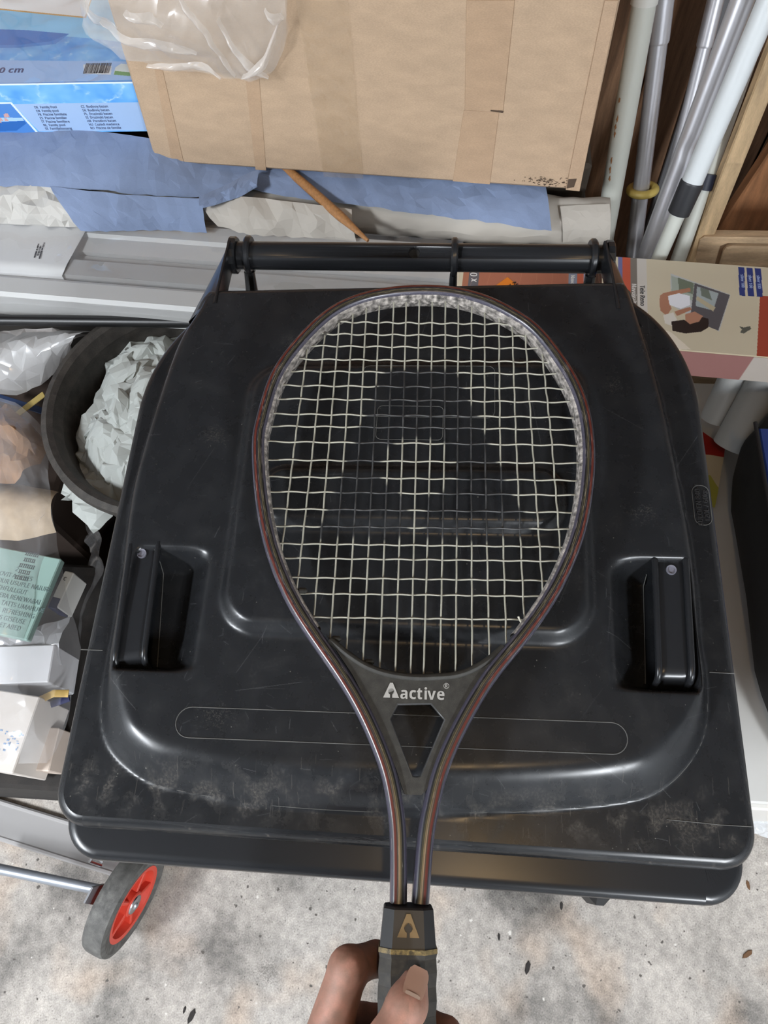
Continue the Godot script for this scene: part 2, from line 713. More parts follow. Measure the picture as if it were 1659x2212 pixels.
func room() -> void:
	# concrete floor
	var side := 1400
	var a := grey(noise(3, 0.004, 5), side, side)
	var b := grey(noise(8, 0.05, 4), side, side)
	var c := grey(noise(13, 0.0055, 3), side, side)
	var e := grey(noise(21, 0.35, 2), side, side)
	var d := PackedByteArray()
	d.resize(side * side * 3)
	for k in side * side:
		var x := a[k] / 255.0
		var y := b[k] / 255.0
		var o := c[k] / 255.0
		var z := e[k] / 255.0
		var g := 0.60 + (x - 0.5) * 0.20 + (y - 0.5) * 0.14 + (z - 0.5) * 0.2
		if x < 0.38:
			g -= (0.38 - x) * 0.55
		if z < 0.14 and y < 0.6:
			g *= 0.72
		var warm := clampf((o - 0.55) * 2.2, 0.0, 0.6)
		d[k * 3] = clampi(int(g * (1.0 + warm * 0.05) * 255), 0, 255)
		d[k * 3 + 1] = clampi(int(g * (0.96 - warm * 0.035) * 255), 0, 255)
		d[k * 3 + 2] = clampi(int(g * (0.915 - warm * 0.10) * 255), 0, 255)
	var fi := rgb_image(side, side, d)
	for k in 900:
		var p := Vector2(rng.randf() * side, rng.randf() * side)
		var r := rng.randf_range(0.6, 2.6) if k > 60 else rng.randf_range(2.0, 4.5)
		var dark := rng.randf() < 0.75
		var q := []
		for j in 8:
			q.append((p + Vector2.from_angle(TAU * j / 8.0) * r * rng.randf_range(0.5, 1.2)) / side)
		fill(fi, q, Color(0.30, 0.28, 0.26) if dark else Color(0.76, 0.74, 0.71))
	for k in 46:
		var p := Vector2(rng.randf() * side, rng.randf() * side)
		var r := rng.randf_range(12, 36)
		var up := rng.randf() < 0.4
		for j in 700:
			var w := p + Vector2.from_angle(rng.randf() * TAU) * r * sqrt(rng.randf()) * rng.randf_range(0.3, 1.0)
			var xi := posmod(int(w.x), side)
			var yi := posmod(int(w.y), side)
			fi.set_pixel(xi, yi, fi.get_pixel(xi, yi).lerp(Color(0.76, 0.74, 0.72) if up else Color(0.34, 0.32, 0.30), 0.3))
	var fm := mat(Color.WHITE, 0.75)
	fm.albedo_texture = tex(fi)
	fm.uv1_triplanar = true
	fm.uv1_world_triplanar = true
	fm.uv1_scale = Vector3.ONE * 0.62
	fm.uv1_offset = Vector3(0.547, 0, 0.55)
	var f := Shape.new()
	f.box(Vector3(-0.1, -0.05, 0.85), Vector3(4.0, 0.1, 5.0))
	structure("floor", f, fm, "stained grey concrete garage floor")
	var plaster := mat(Color(0.76, 0.77, 0.78), 0.9)
	var s := Shape.new()
	s.box(Vector3(-0.1, 2.5, 0.85), Vector3(4.0, 0.1, 5.0))
	structure("ceiling", s, mat(Color(0.56, 0.58, 0.61), 0.9), "plain pale garage ceiling")
	for w in [["wall_left", Vector3(-2.15, 1.225, 0.85), Vector3(0.1, 2.45, 5.0)], ["wall_right", Vector3(1.95, 1.225, 0.85), Vector3(0.1, 2.45, 5.0)], ["wall_front", Vector3(-0.1, 1.225, 3.4), Vector3(4.2, 2.45, 0.1)]]:
		s = Shape.new()
		s.box(w[1], w[2])
		structure(w[0], s, plaster, "plain pale plastered garage wall")
	s = Shape.new()
	s.box(Vector3(-0.1, 1.225, -1.515), Vector3(4.2, 2.45, 0.1))
	var back := structure("wall_back", s, mat(Color(0.2, 0.15, 0.11), 0.9), "brown boarded back wall behind the stored things")
	var x := -2.02
	var k := 0
	var woods := []
	for q in [Color(0.56, 0.43, 0.33), Color(0.47, 0.355, 0.27), Color(0.60, 0.46, 0.35)]:
		woods.append(wood(q, 40 + woods.size()))
	while x < 1.78:
		var wd: float = [0.11, 0.14, 0.12, 0.17][k % 4]
		s = Shape.new()
		s.box(Vector3(x + wd / 2, 1.225, -1.44 + 0.008 * (k % 3)), Vector3(wd - 0.008, 2.44, 0.022), 0.003)
		part("plank", s, woods[k % 3], back)
		x += wd
		k += 1

# ---------------------------------------------------------------- the wheelie bin
const LU := -0.0095           # middle of the lid, across
const DOME_H := 0.022
var dome_field := PackedFloat32Array()
var dome_outline: Array = []

func L(u: float, v: float, w: float) -> Vector3:
	return Vector3(u, w, -v)

func lid_v(u: float, vr: float) -> float:
	return vr * (1.0 + 0.12 * (u - LU))

func poly_sdf(o: Array, p: Vector2) -> float:
	var d := 1e9
	var inside := false
	for i in o.size():
		var a: Vector2 = o[i]
		var b: Vector2 = o[(i + 1) % o.size()]
		var e := b - a
		var t := clampf((p - a).dot(e) / e.length_squared(), 0.0, 1.0)
		d = minf(d, (p - a - e * t).length())
		if (a.y > p.y) != (b.y > p.y) and p.x < (b.x - a.x) * (p.y - a.y) / (b.y - a.y) + a.x:
			inside = not inside
	return -d if inside else d

const FN := 110
const FU0 := -0.27
const FU1 := 0.25
const FV0 := -0.02
const FV1 := 0.50

func build_dome_field() -> void:
	dome_outline = [Vector2(-0.1977, 0.4887), Vector2(-0.2022, 0.4512), Vector2(-0.2084, 0.4228), Vector2(-0.2195, 0.3926), Vector2(-0.2254, 0.3612), Vector2(-0.2301, 0.3195), Vector2(-0.2332, 0.2821), Vector2(-0.2349, 0.2504), Vector2(-0.2336, 0.2141), Vector2(-0.2301, 0.1721), Vector2(-0.2278, 0.1217), Vector2(-0.2274, 0.091), Vector2(-0.2237, 0.0682), Vector2(-0.214, 0.0512), Vector2(-0.1991, 0.039), Vector2(-0.179, 0.0295), Vector2(-0.1487, 0.0246), Vector2(-0.1027, 0.0206), Vector2(-0.0515, 0.0198), Vector2(-0.001, 0.0214), Vector2(0.052, 0.0246), Vector2(0.0985, 0.0292), Vector2(0.1387, 0.0351), Vector2(0.1638, 0.0425), Vector2(0.1834, 0.0569), Vector2(0.1982, 0.0759), Vector2(0.2049, 0.0955), Vector2(0.2066, 0.1212), Vector2(0.2057, 0.1511), Vector2(0.2068, 0.1861), Vector2(0.2058, 0.2227), Vector2(0.2024, 0.269), Vector2(0.1987, 0.3099), Vector2(0.1944, 0.3486), Vector2(0.188, 0.3892), Vector2(0.1793, 0.4319), Vector2(0.1701, 0.4769)]
	dome_outline = smooth_path(dome_outline, 4)
	dome_field.resize(FN * FN)
	for j in FN:
		for i in FN:
			dome_field[j * FN + i] = poly_sdf(dome_outline, Vector2(lerpf(FU0, FU1, i / float(FN - 1)), lerpf(FV0, FV1, j / float(FN - 1))))

func dome_sdf(u: float, v: float) -> float:
	var x := clampf((u - FU0) / (FU1 - FU0) * (FN - 1), 0, FN - 1.001)
	var y := clampf((v - FV0) / (FV1 - FV0) * (FN - 1), 0, FN - 1.001)
	var i := int(x)
	var j := int(y)
	var k := j * FN + i
	return lerpf(lerpf(dome_field[k], dome_field[k + 1], x - i), lerpf(dome_field[k + FN], dome_field[k + FN + 1], x - i), y - j)

func rbox(x: float, y: float, hx: float, hy: float, r: float) -> float:
	var qx := absf(x) - hx + r
	var qy := absf(y) - hy + r
	return Vector2(maxf(qx, 0), maxf(qy, 0)).length() + minf(maxf(qx, qy), 0) - r

func lid_height(u: float, v: float) -> float:
	var d := -dome_sdf(u, v)
	if d <= 0.0:
		return 0.0
	var vr := v / (1.0 + 0.12 * (u - LU))
	var r := lerpf(0.030, 0.013, smoothstep(0.07, 0.12, vr))
	var t := clampf(d / r, 0.0, 1.0)
	var h := DOME_H * sin(t * PI / 2)
	var x := u - LU
	# the raised panel under the racket, the hump across it
	var lean := 0.010 * (vr - 0.17)
	var p := rbox(x, vr - 0.250, 0.1385 + lean, 0.118, 0.034)
	if p < 0.0:
		h += 0.0085 * smoothstep(0.0, 0.0125, -p)
		var q := rbox(x, vr - 0.240, 0.117, 0.0285, 0.022)
		h += 0.008 * smoothstep(0.0, 0.010, -q)
	# the two hand pits
	var ax := absf(x)
	if ax > 0.143 and ax < 0.2045 and vr > 0.1055 and vr < 0.2015:
		var inner := smoothstep(0.143, 0.174, ax) * smoothstep(0.2045, 0.2015, ax) * smoothstep(0.1055, 0.112, vr) * smoothstep(0.2015, 0.187, vr)
		h = lerpf(h, -0.004, inner)
	return h

func flange_u(side: int, vr: float) -> float:
	var base := -0.2411 if side < 0 else 0.2242 - 0.012 * vr
	var k := 0.0
	if vr > 0.337:
		var t := clampf((vr - 0.337) / 0.12, 0.0, 0.999)
		k = 0.095 * (1.0 - sqrt(1.0 - t * t))
	elif vr < 0.024:
		var t := clampf((0.024 - vr) / 0.018, 0.0, 1.0)
		k = 0.017 * (1.0 - sqrt(maxf(0.0, 1.0 - t * t)))
	return base + (k if side < 0 else -k)

func lid_material() -> StandardMaterial3D:
	var w := 1400
	var h := 1250
	var a := grey(noise(5, 0.012, 4), w, h)
	var b := grey(noise(6, 0.14, 3), w, h)
	var c := grey(noise(7, 0.016, 3), w, h)
	var e := grey(noise(9, 0.45, 2), w, h)
	var d := PackedByteArray()
	d.resize(w * h * 3)
	var ro := PackedByteArray()
	ro.resize(w * h)
	for y in h:
		var v := float(y) / h * 0.47
		var front := clampf(1.0 - absf(v - 0.026) / 0.024, 0.0, 1.0)
		for x in w:
			var k := y * w + x
			var n := a[k] / 255.0
			var f := b[k] / 255.0
			var g := 0.13 + (n - 0.5) * 0.02
			var dust := clampf((n - 0.60) * 2.2, 0.0, 1.0) * clampf((f - 0.45) * 3.0, 0.0, 1.0) * 0.22
			dust += front * smoothstep(0.42, 0.72, c[k] / 255.0) * (0.22 + 0.5 * smoothstep(0.35, 0.75, f) + 0.55 * smoothstep(0.5, 0.85, e[k] / 255.0)) * 0.62
			dust = minf(dust, 0.85)
			d[k * 3] = int(lerpf(g * 0.95, 0.40, dust) * 255)
			d[k * 3 + 1] = int(lerpf(g * 0.985, 0.375, dust) * 255)
			d[k * 3 + 2] = int(lerpf(g * 1.05, 0.34, dust) * 255)
			ro[k] = clampi(int((0.28 + (n - 0.5) * 0.12 + dust * 0.35 + (f - 0.5) * 0.02) * 255), 0, 255)
	var im := rgb_image(w, h, d)
	for k in 420:
		var p := Vector2(rng.randf() * w, rng.randf() * h)
		var dir := Vector2.from_angle(rng.randf() * TAU)
		var l := rng.randf_range(4, 26) if k % 9 else rng.randf_range(40, 130)
		scratch(im, p, p + dir * l, Color(0.42, 0.42, 0.42), rng.randf_range(0.15, 0.5))
	for k in 90:
		var p := Vector2(rng.randf() * w, rng.randf_range(20, 130))
		scratch(im, p, p + Vector2(rng.randf_range(-2, 2), rng.randf_range(8, 30)), Color(0.45, 0.42, 0.38), rng.randf_range(0.2, 0.5))
	for k in 900:
		var p := Vector2(rng.randf() * w, rng.randf() * h)
		im.fill_rect(Rect2i(int(p.x), int(p.y), 1 + int(rng.randf() < 0.25), 1 + int(rng.randf() < 0.25)), Color(0.5, 0.49, 0.46).darkened(rng.randf() * 0.5))
	for q in [Vector2(-0.117, 0.385), Vector2(-0.17, 0.292), Vector2(-0.135, 0.075), Vector2(0.15, 0.35), Vector2(0.165, 0.24)]:
		var p := Vector2((q.x + 0.26) / 0.52 * w, q.y / 0.47 * h)
		for j in 160:
			var z := p + Vector2(rng.randfn(0, 16), rng.randfn(0, 12))
			scratch(im, z, z + Vector2(rng.randf_range(-3, 3), rng.randf_range(-2, 2)), Color(0.44, 0.42, 0.38), 0.3)
	var m := mat(Color.WHITE, 1.0, 0.0, 0.42)
	m.albedo_texture = tex(im)
	m.roughness_texture = tex(Image.create_from_data(w, h, false, Image.FORMAT_L8, ro))
	m.roughness_texture_channel = BaseMaterial3D.TEXTURE_CHANNEL_RED
	m.texture_repeat = false
	return m

# closed outline of the rounded rim, grown outwards
func rim_loop(u0: float, u1: float, v0: float, v1: float, r0: float, r1: float, grow: float, w: float, tr: Transform3D) -> PackedVector3Array:
	var out := PackedVector3Array()
	var cs := [[u1 - r0, v0 + r0, r0, -PI / 2], [u1 - r1, v1 - r1, r1, 0.0], [u0 + r1, v1 - r1, r1, PI / 2], [u0 + r0, v0 + r0, r0, PI]]
	for c in cs:
		for k in 11:
			var a: float = c[3] + PI / 2 * k / 10.0
			var u: float = c[0] + cos(a) * (c[2] + grow)
			var v: float = c[1] + sin(a) * (c[2] + grow)
			out.append(tr * L(u, lid_v(u, v), w))
	return out

func on_lid(u: float, v: float, lift := 0.0004) -> Vector3:
	return L(u, v, lid_height(u, v) + lift)

func mould_line(pts: Array, parent: Node, r := 0.0005) -> void:
	var path := []
	for i in pts.size():
		var a: Vector2 = pts[i]
		var b: Vector2 = pts[mini(i + 1, pts.size() - 1)]
		var steps := maxi(1, int((b - a).length() / 0.006))
		for k in steps:
			var p := a.lerp(b, float(k) / steps)
			path.append(on_lid(p.x, p.y, 0.0001))
	var s := Shape.new()
	s.tube(path, [r], 6)
	part("mould_line", s, M.line, parent)

func stadium(cu: float, cv: float, hu: float, hv: float, r: float) -> Array:
	var o := []
	for c in [[hu - r, -hv + r, -PI / 2], [hu - r, hv - r, 0.0], [-hu + r, hv - r, PI / 2], [-hu + r, -hv + r, PI]]:
		for k in 7:
			var a: float = c[2] + PI / 2 * k / 6.0
			var u: float = cu + c[0] + cos(a) * r
			o.append(Vector2(u, cv + 0.02 * (u - cu) + c[1] + sin(a) * r))
	o.append(o[0])
	return o

func wheelie_bin() -> void:
	build_dome_field()
	var base := Vector3(-0.009, 0, -0.27)
	var lid_at := Transform3D(Basis(Vector3(1, 0, 0), Vector3(0, 0.9986, 0.0523), Vector3(0, -0.0523, 0.9986)), Vector3(-0.0052, 0.93, -0.0078))
	lid_at.origin -= base
	var t := thing("wheelie_bin", "black plastic wheelie bin with a scuffed closed lid under the tennis racket", "bin", base)

	# the body: a rolled rim under the lid, then tapering walls
	var s := Shape.new()
	var rows := []
	for q in [[-0.03, -0.016], [-0.008, -0.016], [-0.004, -0.0165], [-0.001, -0.0185], [0.0, -0.0215], [0.0, -0.044], [-0.0005, -0.047], [-0.002, -0.0485], [-0.004, -0.049], [-0.03, -0.049]]:
		rows.append(rim_loop(-0.2425, 0.2265, -0.0235, 0.445, 0.028, 0.08, q[0], q[1], lid_at))
	s.grid(rows, true)
	rows = []
	for q in [[-0.028, 0.88], [-0.03, 0.80], [-0.048, 0.35], [-0.062, 0.07], [-0.075, 0.05], [-0.2, 0.05]]:
		var lp := rim_loop(-0.2425, 0.2265, -0.0235, 0.45, 0.09, 0.10, q[0], 0.0, lid_at)
		for k in lp.size():
			lp[k].y = q[1] if q[1] < 0.85 else lp[k].y - 0.05
		rows.append(lp)
	s.grid(rows, true)
	for sx in [-1.0, 1.0]:
		s.box(Vector3(sx * 0.13, 0.028, 0.13), Vector3(0.06, 0.056, 0.05), 0.008)
	var body_ := part("body", s, M.black, t)
	s = Shape.new()
	s.box(Vector3(0.1448 - base.x, 0.80, 0.0075 - base.z), Vector3(0.022, 0.05, 0.03), 0.008)
	part("stop", s, M.black_matt, t)
	for sx in [-1.0, 1.0]:
		s = Shape.new()
		s.lathe([Vector2(0, -0.022), Vector2(0.085, -0.022), Vector2(0.1, -0.016), Vector2(0.1, 0.016), Vector2(0.085, 0.022), Vector2(0, 0.022)], 28, Vector3(sx * 0.19, 0.1, -0.21), Basis(Vector3(0, 0, 1), PI / 2))
		part("wheel", s, M.black_matt, t)

	# the lid as one moulded sheet
	var nu := 190
	var vrs := [0.006, 0.0065, 0.0075, 0.009, 0.011, 0.0135, 0.0165, 0.02, 0.024]
	var vr := 0.0262
	while vr < 0.4395:
		vrs.append(vr)
		vr += 0.00235
	vrs.append(0.441)
	s = Shape.new()
	rows = []
	for q in vrs:
		for i in nu:
			var u := lerpf(flange_u(-1, q), flange_u(1, q), float(i) / (nu - 1))
			var v := lid_v(u, q)
			s.vert(L(u, v, lid_height(u, v)), Vector2((u + 0.26) / 0.52, v / 0.47))
	for j in vrs.size() - 1:
		for i in nu - 1:
			var a := j * nu + i
			s.tri(a, a + nu + 1, a + 1)
			s.tri(a, a + nu, a + nu + 1)
	# its turned-down edge
	var loop := []
	for q in vrs:
		loop.append(Vector2(flange_u(-1, q), lid_v(flange_u(-1, q), q)))
	var last: float = vrs[-1]
	for i in range(1, nu - 1):
		var u := lerpf(flange_u(-1, last), flange_u(1, last), float(i) / (nu - 1))
		loop.append(Vector2(u, lid_v(u, last)))
	for j in vrs.size():
		var q: float = vrs[vrs.size() - 1 - j]
		loop.append(Vector2(flange_u(1, q), lid_v(flange_u(1, q), q)))
	for i in range(1, nu - 1):
		var u := lerpf(flange_u(1, vrs[0]), flange_u(-1, vrs[0]), float(i) / (nu - 1))
		loop.append(Vector2(u, lid_v(u, vrs[0])))
	rows = []
	for q in [[0.0, 0.0], [0.0025, -0.0006], [0.005, -0.0026], [0.0068, -0.006], [0.0075, -0.011], [0.0075, -0.0215], [0.0062, -0.023]]:
		var r := PackedVector3Array()
		for i in loop.size():
			var e: Vector2 = (loop[(i + 1) % loop.size()] - loop[(i + loop.size() - 1) % loop.size()]).normalized()
			var p: Vector2 = loop[i] + Vector2(-e.y, e.x) * q[0]
			r.append(L(p.x, p.y, lid_height(loop[i].x, loop[i].y) + q[1]))
		rows.append(r)
	s.grid(rows, true, Vector2(0.9, 0.1))
	var lm := lid_material()
	var lid := part("lid", s, lm, t)
	lid.transform = lid_at

	# side grips: a strap with two raised beads bridging each hand pit
	for sd in [-1, 1]:
		var ou: Array = [Vector2(-0.2195, 0.197), Vector2(-0.214, 0.1015)] if sd < 0 else [Vector2(0.1938, 0.2046), Vector2(0.1899, 0.1124)]
		var iu: Array = [Vector2(-0.1985, 0.1999), Vector2(-0.1939, 0.1055)] if sd < 0 else [Vector2(0.1715, 0.2035), Vector2(0.1676, 0.1118)]
		var prof := [[0.0, 0.0180], [0.06, 0.0185], [0.85, 0.0185], [0.91, 0.0175], [0.95, 0.0140], [0.98, 0.008], [1.0, 0.001]]
		rows = []
		var ra := PackedVector3Array()
		var beads := [[], []]
		for q in prof:
			var a: Vector2 = ou[0].lerp(ou[1], q[0])
			var b: Vector2 = iu[0].lerp(iu[1], q[0])
			var r := PackedVector3Array()
			for k in 5:
				var p := a.lerp(b, k / 4.0)
				r.append(L(p.x, p.y, q[1]))
			r.append(L(b.x, b.y, q[1] - 0.004))
			r.append(L(a.x, a.y, q[1] - 0.004))
			rows.append(r)
			beads[0].append(L(a.x, a.y, q[1] + 0.0022))
			beads[1].append(L(b.x, b.y, q[1] + 0.0022))
		s = Shape.new()
		s.grid(rows, true)
		for e in [0, rows.size() - 1]:
			var r: PackedVector3Array = rows[e]
			s.face(r[0], r[4], r[5], r[6])
		var grip := part("grip_strap", s, M.black, lid)
		for bd in beads:
			s = Shape.new()
			s.tube(bd, [0.0024], 10)
			part("bead", s, M.black, lid)
		var hp: Vector2 = Vector2(-0.2107, 0.1907) if sd < 0 else Vector2(0.1831, 0.1965)
		s = Shape.new()
		s.lathe([Vector2(0.0, 0.0002), Vector2(0.0026, 0.0002), Vector2(0.0028, 0.0012), Vector2(0.0036, 0.0014), Vector2(0.0038, -0.001)], 20, L(hp.x, hp.y, 0.0186))
		part("rivet", s, mat(Color(0.42, 0.42, 0.46), 0.5), lid)
		# moulding seam along the pit floor
		var a: Vector2 = Vector2(-0.2011, 0.1943) if sd < 0 else Vector2(0.1696, 0.1969)
		var b: Vector2 = Vector2(-0.1917, 0.1098) if sd < 0 else Vector2(0.1655, 0.1173)
		mould_line([a, a.lerp(b, 0.5), b], lid, 0.0004)
	# fine moulded outlines
	mould_line(stadium(-0.0096, 0.0726, 0.153, 0.0102, 0.0102), lid, 0.00035)
	mould_line(stadium(-0.0126, 0.3048, 0.026, 0.015, 0.004), lid, 0.0003)
	mould_line(stadium(0.0007, 0.3344, 0.053, 0.024, 0.006), lid, 0.0003)
	mould_line([Vector2(-0.2505, 0.1195), Vector2(-0.2338, 0.1197)], lid, 0.0004)
	mould_line([Vector2(0.2098, 0.1273), Vector2(0.2278, 0.1272)], lid, 0.0004)
	mould_line([Vector2(0.1717, 0.0276), Vector2(0.2077, 0.0264), Vector2(0.2272, 0.0265)], lid, 0.0003)
	var ol := []
	for k in range(18, dome_outline.size() - 18):
		ol.append(dome_outline[k])
	mould_line(ol, lid, 0.0003)
	# raised lettering on the flange
	var tu := Basis(Vector3(0, 0, -1), Vector3(-1, 0, 0), Vector3(0, 1, 0))
	var le := mat(Color(0.2, 0.2, 0.205), 0.5)
	lettering("lettering", "SULO/EN 840-1", 0.0052, L(0.2152 , 0.2577, 0.0003), tu, le, lid)
	lettering("lettering", "120L / 60kg", 0.0052, L(0.2207, 0.2568, 0.0003), tu, le, lid)
	mould_line(stadium(0.2176, 0.2574, 0.0066, 0.0168, 0.006), lid, 0.0003)

	# hinge lugs at the rear corners
	var ax_l := Vector3(-0.1756, 0.0, -0.4936)
	var ax_r := Vector3(0.1486, 0.0, -0.4973)
	for sd in [-1, 1]:
		var ax := ax_l if sd < 0 else ax_r
		var uo = ax.x + sd * 0.010
		var o := []
		var vh := -ax.z
		for k in 16:
			var an := TAU * k / 16.0
			o.append(Vector2(vh + cos(an) * 0.0168, sin(an) * 0.0168))
		s = Shape.new()
		s.prism(o, -0.0032, 0.0032, 0.0012, false, Transform3D(Basis(Vector3(0, 0, -1), Vector3(0, 1, 0), Vector3(1, 0, 0)), Vector3(uo, 0, 0)))
		# the tapering arm that carries the lid's skin back to the hinge
		var i0: Vector2 = Vector2(-0.1864, 0.4214) if sd < 0 else Vector2(0.1563, 0.4254)
		var i1: Vector2 = Vector2(-0.1859, 0.4954) if sd < 0 else Vector2(0.1511, 0.5032)
		var o0: Vector2 = Vector2(-0.2169, 0.417) if sd < 0 else Vector2(0.1836, 0.4242)
		var o1: Vector2 = Vector2(-0.1919, 0.4984) if sd < 0 else Vector2(0.1591, 0.5066)
		rows = []
		for q in 13:
			var f := q / 12.0
			var a: Vector2 = i0.lerp(i1, f)
			var b: Vector2 = o0.lerp(o1, 1.0 - pow(1.0 - f, 1.7))
			var wa := lerpf(0.0225, 0.0168, f) + 0.0015 * sin(f * PI)
			var wb := lerpf(0.0005, 0.006, f)
			var r := PackedVector3Array()
			r.append(L(a.x, a.y, wa - 0.022))
			r.append(L(a.x, a.y, wa))
			r.append(L(a.x + sd * 0.0022, a.y, wa + 0.0006))
			for k in 6:
				var g := (k + 1) / 6.0
				var p := a.lerp(b, g)
				r.append(L(p.x, p.y, lerpf(wa, wb, pow(g, 1.5))))
			r.append(L(b.x, b.y, wb - 0.012))
			rows.append(r)
		s.grid(rows, true)
		part("hinge_lug", s, M.black, lid)

	# the grab bar of the body, with a drilled hole, collars and arms
	var ends := [lid_at * ax_l, lid_at * ax_r]
	var bar := CSGCylinder3D.new()
	bar.name = "grab_bar"
	bar.radius = 0.0126
	bar.height = ends[0].distance_to(ends[1]) + 0.012
	bar.sides = 40
	bar.material = M.black
	var dir: Vector3 = (ends[1] - ends[0]).normalized()
	var bx := Vector3.UP.slide(dir).normalized()
	bar.transform = Transform3D(Basis(bx, dir, bx.cross(dir)), (ends[0] + ends[1]) / 2)
	var hole := CSGCylinder3D.new()
	hole.name = "drilled_hole"
	hole.operation = CSGShape3D.OPERATION_SUBTRACTION
	hole.radius = 0.0056
	hole.height = 0.016
	hole.sides = 20
	hole.material = M.black_matt
	var hd := Vector3(0.9, 0, -0.36).normalized()
	hole.transform = Transform3D(Basis(Vector3(0, 1, 0).cross(hd).normalized(), hd, Vector3(0, 1, 0).cross(hd).normalized().cross(hd)), hd * 0.0126 + Vector3(0, -0.004, 0))
	bar.add_child(hole)
	t.add_child(bar)
	for f in [0.012, 0.60, 0.985]:
		var p: Vector3 = ends[0].lerp(ends[1], f)
		s = Shape.new()
		s.lathe([Vector2(0.0126, -0.003), Vector2(0.0165, -0.003), Vector2(0.0178, -0.0015), Vector2(0.0178, 0.0015), Vector2(0.0165, 0.003), Vector2(0.0126, 0.003)], 32, p, Basis(bx, dir, bx.cross(dir)))
		part("collar", s, M.black, t)
	for f in [0.012, 0.60, 0.985]:
		var p: Vector3 = ends[0].lerp(ends[1], f)
		s = Shape.new()
		var path := [p + Vector3(0, -0.008, 0.012), p + Vector3(0, -0.03, 0.022), p + Vector3(0, -0.06, 0.045), p + Vector3(0, -0.11, 0.085)]
		s.tube(path, [0.0035, 0.0045, 0.005, 0.006] if f == 0.6 else [0.005, 0.006, 0.007, 0.008], 10)
		part("arm", s, M.black, t)

# ---------------------------------------------------------------- the tennis racket and the hand
func racket_frame() -> Transform3D:
	return Transform3D(Basis(Vector3(0.9985, -0.0444, -0.0325), Vector3(-0.0285, 0.0885, -0.9957), Vector3(0.0471, 0.9951, 0.0871)), Vector3(-0.0026, 0.9825, 0.0239))

func stencil(p: Vector2) -> bool:
	var a := Vector2(-0.0265, 0.3618)
	var b := Vector2(-0.0689, 0.2251)
	var c := Vector2(0.0855, 0.2294)
	var d := Vector2(0.029, 0.3636)
	if not Geometry2D.is_point_in_polygon(p, PackedVector2Array([a, b, c, d])):
		return false
	var k := Vector2(0.0022, 0.2826)
	var e := p - k
	if pow(e.x / 0.0282, 2) + pow(e.y / 0.0243, 2) < 1.0:
		return false
	return not (e.y < 0.0 and absf(e.x) < 0.0065)

func string_path(pts: Array, others: int, phase: int, z0: float) -> Array:
	var n := 72
	var path := []
	var cols := []
	for i in n + 1:
		var t := float(i) / n
		var p: Vector2
		if pts.size() == 3:
			var ti: float = (pts[1] - pts[0]).length() / ((pts[1] - pts[0]).length() + (pts[2] - pts[1]).length())
			p = pts[0].lerp(pts[1], t / ti) if t < ti else pts[1].lerp(pts[2], (t - ti) / (1.0 - ti))
			var q: Vector2 = pts[0].lerp(pts[2], t)
			p = p.lerp(q, 0.25 * sin(t * PI))
		else:
			p = pts[0].lerp(pts[1], t)
		path.append(Vector3(p.x, p.y, z0 + sin(t * others * PI + phase * PI) * 0.0009))
		if stencil(p):
			var g := 0.028 + 0.05 * rng.randf() * rng.randf()
			cols.append(Color(g, g, g))
		else:
			cols.append(Color(0.345, 0.335, 0.275).darkened(rng.randf() * 0.1))
	return [path, cols]

func smooth_path(pts: Array, per: int) -> Array:
	var out := []
	for i in pts.size() - 1:
		var a: Vector2 = pts[maxi(0, i - 1)]
		var b: Vector2 = pts[i]
		var c: Vector2 = pts[i + 1]
		var d: Vector2 = pts[mini(pts.size() - 1, i + 2)]
		for k in per:
			out.append(b.cubic_interpolate(c, a, d, float(k) / per))
	out.append(pts[-1])
	return out

